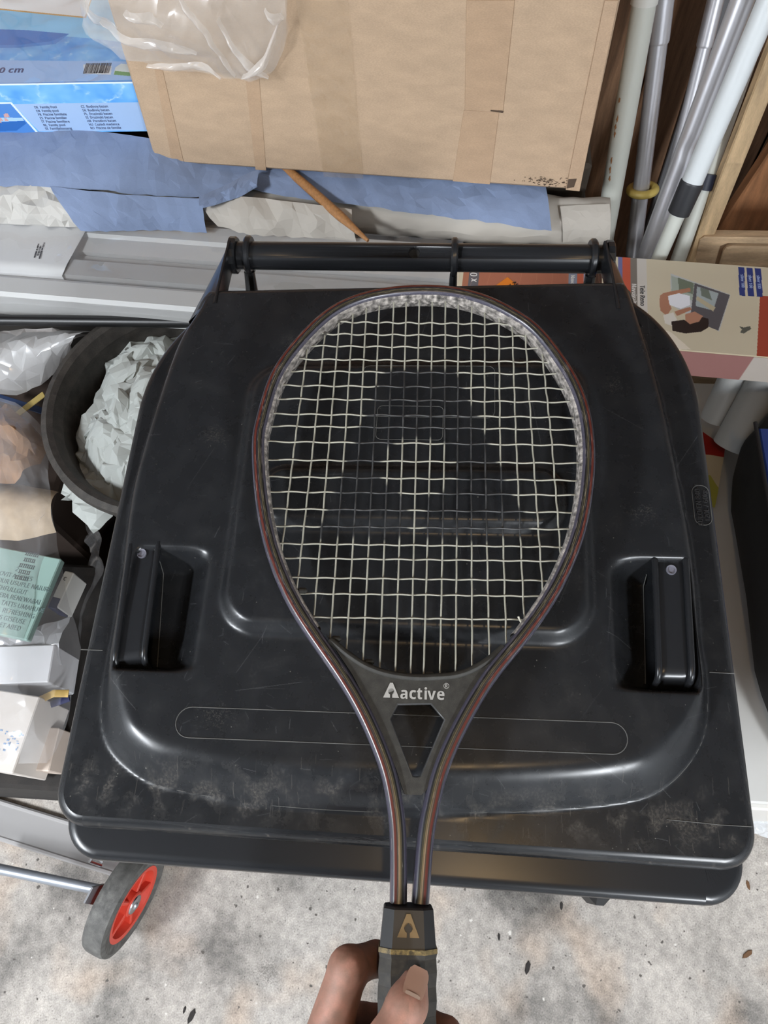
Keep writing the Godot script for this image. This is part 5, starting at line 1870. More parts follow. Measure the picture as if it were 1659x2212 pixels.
func pole_corner() -> void:
	var alu := mat(Color(0.82, 0.82, 0.84), 0.33, 0.65)
	var white := mat(Color(0.77, 0.78, 0.75), 0.45)
	# rusty white tube
	var e := long_pole(Vector3(0.2848, 0.5583, -1.03), Vector3(0.2705, 0.8366, -1.1), 0.02, 1.15)
	var t := thing("white_tube", "white painted steel tube with rust spots beside the cardboard box", "pole", e[0])
	var s := Shape.new()
	s.tube([Vector3.ZERO, e[1] - e[0]], [0.0168], 24)
	part("tube", s, white, t)
	s = Shape.new()
	var top: Vector3 = Vector3(0.2706, 0.8317, -1.1) - e[0]
	s.tube([top, top + e[2] * 0.09], [0.0186], 24)
	part("end_cap", s, mat(Color(0.82, 0.82, 0.8), 0.5), t)
	s = Shape.new()
	for q in [Vector3(0.2685, 0.6023, -1.02), Vector3(0.2652, 0.6695, -1.045), Vector3(0.2624, 0.6912, -1.05), Vector3(0.2654, 0.6311, -1.03), Vector3(0.2649, 0.6159, -1.025), Vector3(0.2657, 0.6778, -1.05), Vector3(0.2624, 0.7169, -1.06)]:
		var c: Vector3 = q - e[0]
		# on the tube's skin, towards the viewer
		var along_: Vector3 = e[2] * c.dot(e[2])
		var side: Vector3 = (c - along_).normalized()
		var x: Vector3 = e[2].cross(side)
		var o := []
		for k in 9:
			var an := TAU * k / 9.0
			o.append(along_ + side * 0.0171 + x * cos(an) * rng.randf_range(0.0006, 0.0028) + e[2] * sin(an) * rng.randf_range(0.001, 0.007))
		for k in 9:
			s.tface(along_ + side * 0.0176, o[k], o[(k + 1) % 9])
	part("rust_spots", s, mat(Color(0.60, 0.43, 0.29), 0.9), t).set_meta("kind", "stuff")

	# telescopic silver pole with a yellow washer
	e = long_pole(Vector3(0.3416, 0.5217, -1.05), Vector3(0.3045, 0.8135, -1.14), 0.02, 1.15)
	t = thing("silver_pole", "silver telescopic pole carrying a yellow rubber ring", "pole", e[0])
	var j: Vector3 = Vector3(0.3118, 0.7644, -1.12) - e[0]
	s = Shape.new()
	s.tube([Vector3.ZERO, j], [0.0135], 24)
	part("lower_tube", s, alu, t)
	s = Shape.new()
	s.tube([j, j + e[2] * 0.003, e[1] - e[0]], [0.0146, 0.0156, 0.0156], 24)
	part("upper_tube", s, alu, t)
	s = Shape.new()
	var rp := []
	for k in 17:
		var a := TAU * k / 16.0
		rp.append(Vector2(0.0205 + cos(a) * 0.0068, sin(a) * 0.0068))
	var rc: Vector3 = Vector3(0.3414, 0.5539, -1.058) - e[0]
	var bx: Vector3 = e[2].cross(Vector3.RIGHT).normalized()
	var rg := Basis(bx.cross(e[2]).normalized(), e[2], -bx)
	var rows := []
	for p in rp:
		var r := PackedVector3Array()
		for k in 32:
			var a := TAU * k / 32.0
			r.append(rc + rg * Vector3(cos(a) * p.x, p.y, sin(a) * p.x))
		rows.append(r)
	s.grid(rows, true)
	part("rubber_ring", s, mat(Color(0.72, 0.63, 0.33), 0.5), t)

	# thin silver pole behind
	e = long_pole(Vector3(0.3846, 0.5624, -1.06), Vector3(0.3859, 0.8019, -1.16), 0.02, 1.15)
	t = thing("silver_pole", "thinner silver telescopic pole behind the dented one", "pole", e[0])
	j = Vector3(0.3855, 0.7489, -1.135) - e[0]
	s = Shape.new()
	s.tube([Vector3.ZERO, j], [0.0105], 20)
	part("lower_tube", s, alu, t)
	s = Shape.new()
	s.tube([j, j + e[2] * 0.003, e[1] - e[0]], [0.0112, 0.0122, 0.0122], 20)
	part("upper_tube", s, alu, t)

	# thick dented silver pole
	e = long_pole(Vector3(0.3431, 0.5247, -0.93), Vector3(0.3844, 0.8652, -1.05), 0.02, 1.15)
	t = thing("silver_pole", "thick silver pole with a dent in its side, leaning across the corner", "pole", e[0])
	var path := []
	var L_: float = (e[1] - e[0]).length()
	for k in 121:
		path.append(e[2] * L_ * k / 120.0)
	s = Shape.new()
	s.tube(path, [0.0158], 28)
	var dent: Vector3 = Vector3(0.3645, 0.6918, -0.985) - e[0]
	for k in s.v.size():
		var d := s.v[k].distance_to(dent)
		if d < 0.020:
			s.v[k] -= (dent - e[2] * dent.dot(e[2])).normalized() * 0.006 * (1.0 - d / 0.020)
	part("tube", s, alu, t)

	# white broom pole with a dark sleeve
	e = long_pole(Vector3(0.3578, 0.6535, -0.915), Vector3(0.3968, 0.8772, -1), 0.02, 1.15)
	t = thing("white_pole", "white pole with a dark grey plastic sleeve", "pole", e[0])
	var g0: Vector3 = Vector3(0.3589, 0.6379, -0.911) - e[0]
	var g1: Vector3 = Vector3(0.366, 0.6851, -0.925) - e[0]
	s = Shape.new()
	s.tube([Vector3.ZERO, g0 + e[2] * 0.01], [0.0112], 20)
	part("lower_tube", s, white, t)
	s = Shape.new()
	s.tube([g1 - e[2] * 0.01, e[1] - e[0]], [0.0152], 24)
	part("upper_tube", s, mat(Color(0.80, 0.82, 0.83), 0.4), t)
	s = Shape.new()
	s.tube([g0, g0 + e[2] * 0.002, g1 - e[2] * 0.002, g1], [0.0145, 0.0165, 0.0172, 0.0160], 24)
	part("plastic_sleeve", s, mat(Color(0.16, 0.165, 0.18), 0.45), t)

	# second white pole, thinner, dark blue band
	e = long_pole(Vector3(0.411, 0.496, -0.965), Vector3(0.4304, 0.6165, -1.04), 0.02, 1.15)
	t = thing("white_pole", "thin white pole with a dark blue band, behind the sleeved pole", "pole", e[0])
	s = Shape.new()
	s.tube([Vector3.ZERO, e[1] - e[0]], [0.0125], 20)
	part("tube", s, white, t)
	var bb: Vector3 = Vector3(0.424, 0.6048, -1.02) - e[0]
	s = Shape.new()
	s.tube([bb - e[2] * 0.012, bb + e[2] * 0.012], [0.0135], 20)
	part("band", s, mat(Color(0.06, 0.08, 0.16), 0.5), t)

	# wooden batten
	e = long_pole(Vector3(0.4435, 0.4924, -0.98), Vector3(0.4628, 0.7817, -1.065), 0.02, 1.15)
	var ln: float = (e[1] - e[0]).length()
	s = Shape.new()
	var bz: Vector3 = e[2].cross(Vector3.RIGHT).normalized()
	s.box((e[1] - e[0]) / 2, Vector3(0.028, ln, 0.022), 0.002, Basis(e[2].cross(bz).normalized(), e[2], bz))
	var bt := part("wooden_batten", s, wood(Color(0.77, 0.66, 0.51), 131, Vector3(9, 1.6, 9), 0.6))
	bt.position = e[0]
	tag(bt, "pale wooden batten leaning right of the poles", "batten")

	# smooth grey sheet behind the poles
	s = Shape.new()
	var ga := Vector3(0.4374, 0.5498, -1.29)
	var gb := Vector3(0.3889, 0.7156, -1.31)
	var gd := (gb - ga).normalized()
	s.prism([Vector2(0, -0.35), Vector2(0.065, -0.35), Vector2(0.075, 0.95), Vector2(0, 0.95)], -0.012, 0.0, 0.002, false, Transform3D(Basis(Vector3.RIGHT, Vector3(0, gd.y, gd.z).normalized(), Vector3.RIGHT.cross(Vector3(0, gd.y, gd.z).normalized())), ga))
	tag(part("grey_sheet", s, mat(Color(0.46, 0.46, 0.47), 0.45)), "smooth grey sheet standing against the boards behind the poles", "sheet")

	# cut-off board at the right
	s = Shape.new()
	s.box(Vector3(0.735, 0.62, -1.23), Vector3(0.24, 1.22, 0.03), 0.003, Basis(Vector3.RIGHT, -0.12) * Basis(Vector3.BACK, -0.20))
	tag(part("wooden_board", s, wood(Color(0.64, 0.45, 0.31), 141, Vector3(9, 1.2, 9), 0.55)), "reddish brown wooden board leaning at the right of the batten", "board")

	# routed cabinet door behind the printed sleeve
	var o := Vector3(0.4358, 0.5316, -0.975)
	var dx := (Vector3(0.5402, 0.5417, -0.965) - o).normalized()
	var dy := Vector3(0, 1, -0.16).slide(dx).normalized()
	t = thing("cabinet_door", "pale beech cabinet door with a sunken rounded panel behind the printed sleeve", "door", o)
	t.basis = Basis(dx, dy, dx.cross(dy))
	var beech := wood(Color(0.74, 0.635, 0.51), 151, Vector3(1.5, 9, 9), 0.5)
	s = Shape.new()
	var frm := 0.036
	var H := o.y - 0.005
	s.prism([Vector2(0, -H), Vector2(frm, -H), Vector2(frm, -0.018), Vector2(frm + 0.01, -0.012), Vector2(0.44, -0.012), Vector2(0.44, 0), Vector2(0.006, 0), Vector2(0, -0.006)], -0.02, 0.0, 0.0015)
	part("frame", s, beech, t)
	s = Shape.new()
	s.box(Vector3(0.22, -H / 2, -0.017), Vector3(0.43, H - 0.02, 0.008), 0.001)
	part("panel_back", s, mat(Color(0.58, 0.47, 0.36), 0.6), t)
	s = Shape.new()
	s.prism([Vector2(frm + 0.008, -H + 0.02), Vector2(0.43, -H + 0.02), Vector2(0.43, -0.020), Vector2(frm + 0.020, -0.020), Vector2(frm + 0.011, -0.023), Vector2(frm + 0.008, -0.032)], -0.016, -0.003, 0.003)
	part("raised_panel", s, beech, t)

# ---------------------------------------------------------------- right of the bin
func right_side() -> void:
	# white cabinet, its top showing between the bin and the bag
	var s := Shape.new()
	s.box(Vector3(0.685, 0.15, -0.47), Vector3(0.46, 0.30, 0.71), 0.004)
	var t := thing("white_cabinet", "low white cabinet on the floor between the bin and the black bag", "cabinet", Vector3(0.685, 0, -0.47))
	part("body", s, mat(Color(0.80, 0.79, 0.77), 0.45), t).position = Vector3(-0.685, 0, 0.47)
	s = Shape.new()
	s.box(Vector3(0.0, 0.155, 0.3635), Vector3(0.44, 0.27, 0.016), 0.003)
	part("door", s, mat(Color(0.82, 0.81, 0.79), 0.45), t)
	s = Shape.new()
	s.box(Vector3(0.0, 0.308, 0.0), Vector3(0.475, 0.016, 0.73), 0.003)
	part("top_board", s, mat(Color(0.76, 0.755, 0.74), 0.45), t)
	# black bag
	var e := Vector3(0.4992, 0.325, -0.6502)
	var f := Vector3(0.502, 0.325, -0.1655)
	t = thing("black_bag", "black padded bag with a blue top panel, at the right edge", "bag", Vector3(e.x + 0.16, 0.318, (e.z + f.z) / 2))
	s = Shape.new()
	var rows := []
	var lx := -0.16
	var nz := noise(211, 9.0, 3)
	var hz := (f.z - e.z) / 2 + 0.05
	for i in 15:
		var a := PI * i / 14.0
		var r := PackedVector3Array()
		# superellipse sections stacked from the bottom up
		var yy := -cos(a)
		var q := pow(maxf(0.0, 1.0 - pow(absf(yy), 3.2)), 0.35)
		for k in 56:
			var b := TAU * k / 56.0
			var cx := signf(cos(b)) * pow(absf(cos(b)), 0.42)
			var cz := signf(sin(b)) * pow(absf(sin(b)), 0.42)
			var p := Vector3(cx * (0.16 - 0.04 * (1.0 - q)), 0.10 + yy * 0.10, cz * (hz - 0.04 * (1.0 - q)))
			p += Vector3(cx, yy, cz) * nz.get_noise_3dv(p) * 0.006
			r.append(p)
		rows.append(r)
	s.grid(rows, true)
	for e2 in [0, rows.size() - 1]:
		var r: PackedVector3Array = rows[e2]
		var c := s.vert(Vector3(0, r[0].y, 0))
		for k in 56:
			var i0 := s.vert(r[k])
			s.vert(r[(k + 1) % 56])
			s.tri(c, i0, i0 + 1)
	part("padded_body", s, mottled(Color(0.075, 0.075, 0.08), 221, 0.5, 0.5, 1.0, 0.75, Vector3.ONE * 8.0), t)
	var c := Vector3(0.4809, 0.515, -0.5901)
	c -= t.position
	s = Shape.new()
	s.prism([Vector2(c.x, -0.20), Vector2(0.15, -0.20), Vector2(0.15, 0.24), Vector2(c.x + 0.004, 0.10), Vector2(c.x - 0.002, -0.04)], 0.196, 0.204, 0.002, false, Transform3D(Basis(Vector3(1, 0, 0), Vector3(0, 0, 1), Vector3(0, 1, 0)), Vector3.ZERO))
	part("blue_panel", s, mat(Color(0.10, 0.19, 0.42), 0.6), t)
	s = Shape.new()
	s.tube([Vector3(c.x - 0.004, 0.203, -0.21), Vector3(c.x - 0.006, 0.203, -0.04), Vector3(c.x, 0.203, 0.10), Vector3(0.15, 0.203, 0.25)], [0.003], 8)
	part("piping", s, mat(Color(0.06, 0.06, 0.065), 0.6), t)

	# two white plastic pipes
	var white := mat(Color(0.74, 0.74, 0.73), 0.42)
	var p0 := Vector3(0.5201, 0.345, -0.6812)
	var p1 := Vector3(0.5534, 0.45, -0.7572)
	t = thing("plastic_pipe", "thick white plastic pipe on the cabinet under the printed sleeve, right one", "pipe", p0)
	s = Shape.new()
	hollow(s, Vector3.ZERO, (p1 - p0) * 1.3, 0.034, 0.031)
	part("tube", s, white, t)
	var q0 := Vector3(0.4957, 0.345, -0.7369)
	var q1 := Vector3(0.5078, 0.43, -0.7795)
	t = thing("plastic_pipe", "white plastic pipe standing left of the thicker one under the printed sleeve", "pipe", q0)
	s = Shape.new()
	hollow(s, Vector3.ZERO, (q1 - q0) * 1.5, 0.024, 0.022)
	part("tube", s, white, t)
	# leaflet
	var im := Image.create(96, 160, false, Image.FORMAT_RGB8)
	im.fill(Color(0.78, 0.72, 0.60))
	fill(im, [Vector2(0, 0), Vector2(1, 0), Vector2(1, 0.2), Vector2(0, 0.36)], Color(0.62, 0.12, 0.09))
	fill(im, [Vector2(0, 0.62), Vector2(0.6, 0.56), Vector2(1, 0.7), Vector2(1, 1), Vector2(0, 1)], Color(0.66, 0.64, 0.28))
	fill(im, [Vector2(0.1, 0.6), Vector2(0.5, 0.55), Vector2(0.55, 0.7), Vector2(0.2, 0.8)], Color(0.2, 0.17, 0.13))
	s = sheet([Vector3(0.4713, 0.325, -0.7292), Vector3(0.5157, 0.325, -0.6928)], [Vector3(0.4498, 0.325, -0.5764), Vector3(0.484, 0.325, -0.5735)], 10, 14, Vector3(0, 0.004, 0), 0.002, 12.0, 61)
	tag(part("leaflet", s, print_mat(im, 0.4)), "small printed leaflet with a red corner beside the bin", "leaflet")
	# clear plastic wrapping lying on the floor by the cabinet
	s = crumpled([Vector3(0.567, 0.06, -0.1269), Vector3(0.633, 0.09, -0.1289)], [Vector3(0.5923, 0.02, -0.0812), Vector3(0.6583, 0.03, -0.0737)], 0.007, Vector3(0, 0.02, 0.01), 0.010, 18.0, 63)
	tag(part("clear_wrapping", s, film(Color(0.9, 0.92, 0.94), 0.45, 0.08)), "shiny clear plastic wrapping on the floor at the right edge", "wrapping")

func hollow(s: Shape, a: Vector3, b: Vector3, ro: float, ri: float) -> void:
	var d := (b - a).normalized()
	var up := Vector3.UP if absf(d.y) < 0.9 else Vector3.RIGHT
	var r := []
	for q in [[a, ri], [a, ro], [b, ro], [b, ri]]:
		r.append(s.ring(q[0], d, up, q[1], q[1], 32))
	for k in 4:
		s.grid([r[k], r[(k + 1) % 4]], true)

# ---------------------------------------------------------------- left of the bin
func left_side() -> void:
	# black rod
	var s := Shape.new()
	var a := Vector3(-0.7317, 0.555, -0.7432)
	var b := Vector3(-0.3459, 0.555, -0.7498)
	s.tube([a, b], [0.0088], 20)
	tag(part("black_rod", s, mat(Color(0.06, 0.06, 0.065), 0.4)), "long black rod lying in front of the white profiles", "rod")

	# tub with crumpled paper
	var cx := -0.397
	var cz := -0.614
	var rr := 0.198
	var t := thing("round_tub", "round black rubber tub full of crumpled pale paper", "tub", Vector3(cx, 0, cz))
	s = Shape.new()
	s.lathe([Vector2(0, 0.0), Vector2(0.15, 0.0), Vector2(rr - 0.012, 0.510), Vector2(rr - 0.004, 0.519), Vector2(rr + 0.004, 0.530), Vector2(rr + 0.003, 0.541), Vector2(rr - 0.006, 0.544), Vector2(rr - 0.014, 0.539), Vector2(rr - 0.022, 0.52), Vector2(0.16, 0.25), Vector2(0, 0.25)], 64)
	part("shell", s, mottled(Color(0.22, 0.205, 0.19), 231, 0.7, 0.7, 1.0, 0.65, Vector3.ONE * 7.0), t)
	s = crumple_heap(Vector3(0.004, 0.46, 0.0), 0.166, 0.08, 71)
	tag(part("crumpled_paper", s, mat(Color(0.66, 0.675, 0.66), 0.85)), "heap of crumpled pale grey paper filling the round tub", "paper").position = Vector3(cx, 0.0, cz)
	var heap: Node = get_node("crumpled_paper_001")
	var hm: Material = heap.material_override
	for k in 22:
		part("paper_fold", paper_fold(Vector3(0.004, 0.46, 0.0), 0.160, 0.085, 400 + k), hm, heap)

	# milky plastic bag at the back left
	s = crumpled([Vector3(-0.7601, 0.53, -0.7393), Vector3(-0.6666, 0.53, -0.7423), Vector3(-0.5585, 0.53, -0.7458)], [Vector3(-0.7762, 0.46, -0.6646), Vector3(-0.6948, 0.46, -0.6621), Vector3(-0.6521, 0.46, -0.6823), Vector3(-0.5983, 0.48, -0.7266)], 0.014, Vector3(0, 0.04, 0.02), 0.012, 8.0, 81, 0.0, 0.55)
	var mb := thing("milky_bag", "milky clear plastic bag behind the tub at the left edge", "bag", Vector3(-0.6918, 0.47, -0.727))
	part("film", s, film(Color(0.80, 0.80, 0.80), 0.55, 0.16), mb).position = -mb.position
	s = crumpled([Vector3(-0.7831, 0.5, -0.759), Vector3(-0.6949, 0.5, -0.7618), Vector3(-0.5829, 0.5, -0.7635)], [Vector3(-0.794, 0.44, -0.6854), Vector3(-0.7112, 0.44, -0.6846), Vector3(-0.6742, 0.44, -0.6994), Vector3(-0.6161, 0.46, -0.7313)], 0.014, Vector3(0, 0.03, 0.01), 0.014, 9.0, 85, 0.0, 0.55)
	part("inner_film", s, film(Color(0.66, 0.64, 0.63), 0.8, 0.3), mb).position = -mb.position
	# strap ends
	for q in [[Vector3(-0.6921, 0.45, -0.6347), Vector3(-0.6578, 0.46, -0.6616), Color(0.66, 0.58, 0.33), "pale yellow strap between the milky bag and the tub"], [Vector3(-0.7313, 0.44, -0.6687), Vector3(-0.6585, 0.44, -0.6471), Color(0.12, 0.2, 0.34), "dark blue strap between the milky bag and the tub"]]:
		s = Shape.new()
		var d: Vector3 = (q[1] - q[0])
		s.box((q[0] + q[1]) / 2, Vector3(d.length() * 1.4, 0.002, 0.012), 0.0006, Basis(d.normalized(), d.normalized().cross(Vector3.UP).normalized().cross(d.normalized()) * -1.0, d.normalized().cross(Vector3.UP).normalized()))
		tag(part("strap", s, mat(q[2], 0.6)), q[3], "strap")

	waste_bag()
	trolley()
	# dark things deep between the bag and the bin
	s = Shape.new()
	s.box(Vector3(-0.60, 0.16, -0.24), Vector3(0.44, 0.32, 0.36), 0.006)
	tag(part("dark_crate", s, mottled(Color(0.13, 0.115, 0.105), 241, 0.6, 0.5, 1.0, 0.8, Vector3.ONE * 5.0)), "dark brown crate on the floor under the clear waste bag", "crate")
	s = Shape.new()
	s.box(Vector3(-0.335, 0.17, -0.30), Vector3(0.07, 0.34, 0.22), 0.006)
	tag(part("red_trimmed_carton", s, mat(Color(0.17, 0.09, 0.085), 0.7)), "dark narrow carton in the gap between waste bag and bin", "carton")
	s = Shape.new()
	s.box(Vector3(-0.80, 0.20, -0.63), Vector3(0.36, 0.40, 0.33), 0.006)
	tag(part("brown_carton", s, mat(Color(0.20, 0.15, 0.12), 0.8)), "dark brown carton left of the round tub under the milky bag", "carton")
	# grey board on the floor
	var p0 := Vector3(-0.8423, 0.012, -0.0671)
	var p1 := Vector3(-0.6054, 0.012, -0.0201)
	var dx := (p1 - p0)
	dx.y = 0
	dx = dx.normalized()
	var dz := dx.cross(Vector3.UP) * -1.0
	t = thing("grey_board", "flat light grey skirting board lying on the floor beside the trolley wheel", "board", p0)
	t.position.y = 0
	t.basis = Basis(dx, Vector3.UP, dx.cross(Vector3.UP))
	s = Shape.new()
	s.box(Vector3(0.02, 0.006, 0.033), Vector3(0.62, 0.012, 0.066), 0.002)
	part("board", s, mat(Color(0.55, 0.54, 0.535), 0.5), t)
	s = Shape.new()
	s.box(Vector3(0.02, 0.0075, 0.0045), Vector3(0.62, 0.015, 0.009), 0.003)
	s.box(Vector3(0.02, 0.007, 0.061), Vector3(0.62, 0.014, 0.010), 0.003)
	part("moulded_edge", s, mat(Color(0.60, 0.59, 0.585), 0.5), t)

func crumple_heap(at: Vector3, rad: float, high: float, seed_: int) -> Shape:
	var f := Creases.new(seed_, 15.0, 9)
	var g := noise(seed_ + 1, 6.0, 2)
	var s := Shape.new()
	var rows := []
	for i in 24:
		var t := i / 23.0
		var r := PackedVector3Array()
		for k in 80:
			var a := TAU * (k + 0.3 * sin(i * 7.0 + k * 3.0)) / 80.0
			var p := at + Vector3(cos(a) * rad * sin(t * PI / 2), high * cos(t * PI / 2), sin(a) * rad * sin(t * PI / 2))
			var n := (p - at + Vector3(0, 0.03, 0)).normalized()
			p += n * (f.at(p) * 0.012 + absf(g.get_noise_3dv(p)) * 0.04 - 0.01)
			r.append(p)
		rows.append(r)
	s.grid(rows, true)
	return s.crisp(0.75)

# a scrap of paper lying over the heap, its rim rolled under
func paper_fold(at: Vector3, rad: float, high: float, seed_: int) -> Shape:
	var r := RandomNumberGenerator.new()
	r.seed = seed_
	var a0 := r.randf_range(-PI, PI)
	var t0 := sqrt(r.randf_range(0.05, 0.85))
	var turn := r.randf() * TAU
	var sx := r.randf_range(0.045, 0.085)
	var sy := r.randf_range(0.022, 0.05)
	var f := Creases.new(seed_, 17.0, 4)
	var arch := r.randf_range(0.008, 0.020)
	var rows := []
	for i in 9:
		var row := PackedVector3Array()
		for j in 15:
			var x := ((j + (r.randf_range(-0.3, 0.3) if j > 0 and j < 14 else 0.0)) / 14.0 * 2.0 - 1.0)
			var y := ((i + (r.randf_range(-0.3, 0.3) if i > 0 and i < 8 else 0.0)) / 8.0 * 2.0 - 1.0)
			var q := Vector2(x * sx, y * sy).rotated(turn) + Vector2.from_angle(a0) * t0 * rad
			var d := minf(q.length() / rad, 0.98)
			var up := high * sqrt(1.0 - d * d)
			var p := at + Vector3(q.x, up, q.y)
			p.y += 0.006 + arch * (1.0 - y * y) * (1.0 - 0.6 * x * x * x * x) - 0.012 * pow(maxf(absf(x), absf(y)), 6.0)
			p += Vector3(f.at(p), f.at(p + Vector3(1, 0, 0)) * 1.2, f.at(p + Vector3(0, 1, 0))) * 0.007
			row.append(p)
		rows.append(row)
	var s := Shape.new()
	s.grid(rows)
	return s.crisp(0.7)

func waste_bag() -> void:
	# what is inside
	var q := func(o: Vector3, dx: Vector3, dz: Vector3, hgt: float, called: String, label: String, cat: String, m: Material) -> Node3D:
		var n := thing(called, label, cat, o)
		var x := dx.normalized()
		var y := dz.cross(dx).normalized()
		if y.y < 0:
			y = -y
		n.basis = Basis(x, y, x.cross(y))
		var s := Shape.new()
		var zl := dz.length()
		s.box(Vector3(dx.length() / 2, -hgt / 2, zl / 2), Vector3(dx.length(), hgt, zl), 0.0015)
		part("carton_body", s, m, n)
		return n
	# mint green carton with faint print
	var o := Vector3(-0.6901, 0.475, -0.3922)
	var px := Vector3(-0.5395, 0.475, -0.3703) - o
	var pz := Vector3(-0.6698, 0.475, -0.2624) - o
	pz = pz.slide(px.normalized())
	var mint: Node3D = q.call(o, px, pz, 0.014, "mint_carton", "pale mint green carton inside the clear waste bag", "carton", mat(Color(0.55, 0.66, 0.63), 0.5))
	var flat := Basis(Vector3(1, 0, 0), Vector3(0, 0, -1), Vector3(0, 1, 0))
	lettering("lettering", "2\nSOVIT A FEBES\nCHARGE POUR USUPLE NAIURE\nNACHFULLGUT\nRECARGA BERA RENEWABAI\nCARGA EN ASE · TATTS UMAHUUE\nREFIT FOR GEL REFRESHING\nPOUR LES DIS GISEUSE\nPLATTER TE SET ABED", 0.0088, Vector3(px.length() * 0.62, 0.0004, pz.length() * 0.56), flat, mat(Color(0.38, 0.46, 0.46), 0.6), mint, false, 0.0003)
	lettering("lettering", "IIIIIII\nIIIIII\nIIIIIIII\nIIIIII\nIIIIIII", 0.008, Vector3(px.length() * 0.70, 0.0004, pz.length() * 0.17), flat, mat(Color(0.22, 0.27, 0.28), 0.6), mint, true, 0.0003)
	# white cartons
	o = Vector3(-0.5533, 0.43, -0.3684)
	var d: Node3D = q.call(o, Vector3(-0.5379, 0.43, -0.3654) - o, Vector3(-0.5451, 0.43, -0.311) - o, 0.05, "small_white_carton", "small white carton with a blue end inside the waste bag", "carton", M.white)
	lettering("lettering", "c", 0.01, Vector3(0.006, 0.0004, 0.012), flat, M.dark_ink, d)
	var s := Shape.new()
	s.box(Vector3(0.007, -0.02, 0.052), Vector3(0.0145, 0.041, 0.018), 0.001)
	part("blue_end", s, mat(Color(0.13, 0.17, 0.33), 0.5), d)
	o = Vector3(-0.6679, 0.42, -0.2449)
	q.call(o, Vector3(-0.5446, 0.42, -0.2556) - o, Vector3(-0.6552, 0.42, -0.1907) - o, 0.09, "glossy_white_carton", "glossy white carton lower down inside the waste bag", "carton", mat(Color(0.84, 0.84, 0.85), 0.3))
	o = Vector3(-0.6584, 0.43, -0.1884)
	var fl: Node3D = q.call(o, Vector3(-0.5413, 0.43, -0.1771) - o, Vector3(-0.6328, 0.43, -0.0867) - o, 0.10, "floral_carton", "off-white carton with blue and pink print at the bottom of the waste bag", "carton", mat(Color(0.82, 0.79, 0.76), 0.5))
	var blue := mat(Color(0.45, 0.58, 0.74), 0.6)
	s = Shape.new()
	for k in 60:
		var p := Vector2(rng.randf_range(0.055, 0.115), rng.randf_range(0.052, 0.078))
		s.box(Vector3(p.x, 0.0002, p.y), Vector3(rng.randf_range(0.001, 0.004), 0.0006, rng.randf_range(0.001, 0.003)))
	part("printed_pattern", s, blue, fl).set_meta("kind", "stuff")
	o = Vector3(-0.6788, 0.37, -0.1439)
	q.call(o, Vector3(-0.5312, 0.37, -0.1442) - o, Vector3(-0.6668, 0.37, -0.0841) - o, 0.045, "cream_carton", "cream carton lowest in the waste bag, under the off-white one", "carton", mat(Color(0.80, 0.74, 0.69), 0.55))
	# crumpled kraft paper
	s = crumpled([Vector3(-0.7679, 0.47, -0.6306), Vector3(-0.6939, 0.475, -0.6301), Vector3(-0.6487, 0.47, -0.5994), Vector3(-0.6195, 0.46, -0.5716)], [Vector3(-0.7055, 0.49, -0.4683), Vector3(-0.6303, 0.49, -0.4876), Vector3(-0.6066, 0.48, -0.5184), Vector3(-0.6048, 0.465, -0.5478)], 0.011, Vector3(0, 0.03, 0), 0.011, 11.0, 91, 0.0, 0.75)
	tag(part("kraft_paper", s, mottled(Color(0.56, 0.43, 0.32), 251, 0.2, 0.15, 1.0, 0.8, Vector3.ONE * 6.0)), "crumpled brown kraft paper at the top of the waste bag", "paper")
	s = sheet([Vector3(-0.7395, 0.45, -0.5039), Vector3(-0.6515, 0.455, -0.5001), Vector3(-0.5866, 0.45, -0.4923)], [Vector3(-0.7005, 0.46, -0.3982), Vector3(-0.6211, 0.46, -0.4019), Vector3(-0.5687, 0.455, -0.4204)], 40, 26, Vector3(0, 0.03, 0), 0.007, 9.0, 95)
	tag(part("beige_paper", s, mottled(Color(0.74, 0.66, 0.56), 253, 0.2, 0.1, 1.0, 0.75, Vector3.ONE * 6.0)), "smooth beige paper bulging above the mint green carton", "paper")
	s = crumpled([Vector3(-0.6974, 0.4, -0.2797), Vector3(-0.6021, 0.4, -0.2796), Vector3(-0.5434, 0.4, -0.306)], [Vector3(-0.6915, 0.39, -0.243), Vector3(-0.5943, 0.39, -0.234), Vector3(-0.5383, 0.385, -0.2312)], 0.011, Vector3(0, 0.015, 0), 0.010, 13.0, 97, 0.0, 0.6)
	tag(part("crumpled_foil", s, film(Color(0.72, 0.72, 0.73), 0.75, 0.12)), "crumpled silvery film below the mint green carton", "film")
	s = Shape.new()
	var b0 := Vector3(-0.5504, 0.41, -0.1759)
	var b1 := Vector3(-0.5106, 0.41, -0.1874)
	s.tube([b0, b0.lerp(b1, 0.5) + Vector3(0, 0.004, -0.004), b1], [0.0055], 10, true, [], 0.3)
	tag(part("yellow_strap", s, mat(Color(0.72, 0.60, 0.34), 0.6)), "pale yellow strap at the lower corner of the waste bag", "strap")
	s = Shape.new()
	b0 = Vector3(-0.5374, 0.4, -0.1719)
	b1 = Vector3(-0.5123, 0.4, -0.1826)
	s.tube([b0, b1], [0.005], 10, true, [], 0.4)
	tag(part("blue_strap", s, mat(Color(0.16, 0.18, 0.34), 0.6)), "dark blue strap beside the yellow one in the waste bag", "strap")
	# the bag itself
	var t := thing("waste_bag", "big clear plastic bag full of cartons and paper at the left edge", "bag", Vector3(-0.716, 0.3, -0.3946))
	var mt := film(Color(0.93, 0.93, 0.94), 0.15, 0.17)
	var tops := [Vector3(-0.755, 0.515, -0.6224), Vector3(-0.6891, 0.51, -0.6229), Vector3(-0.6534, 0.505, -0.6118), Vector3(-0.6226, 0.49, -0.5896), Vector3(-0.6028, 0.47, -0.5664)]
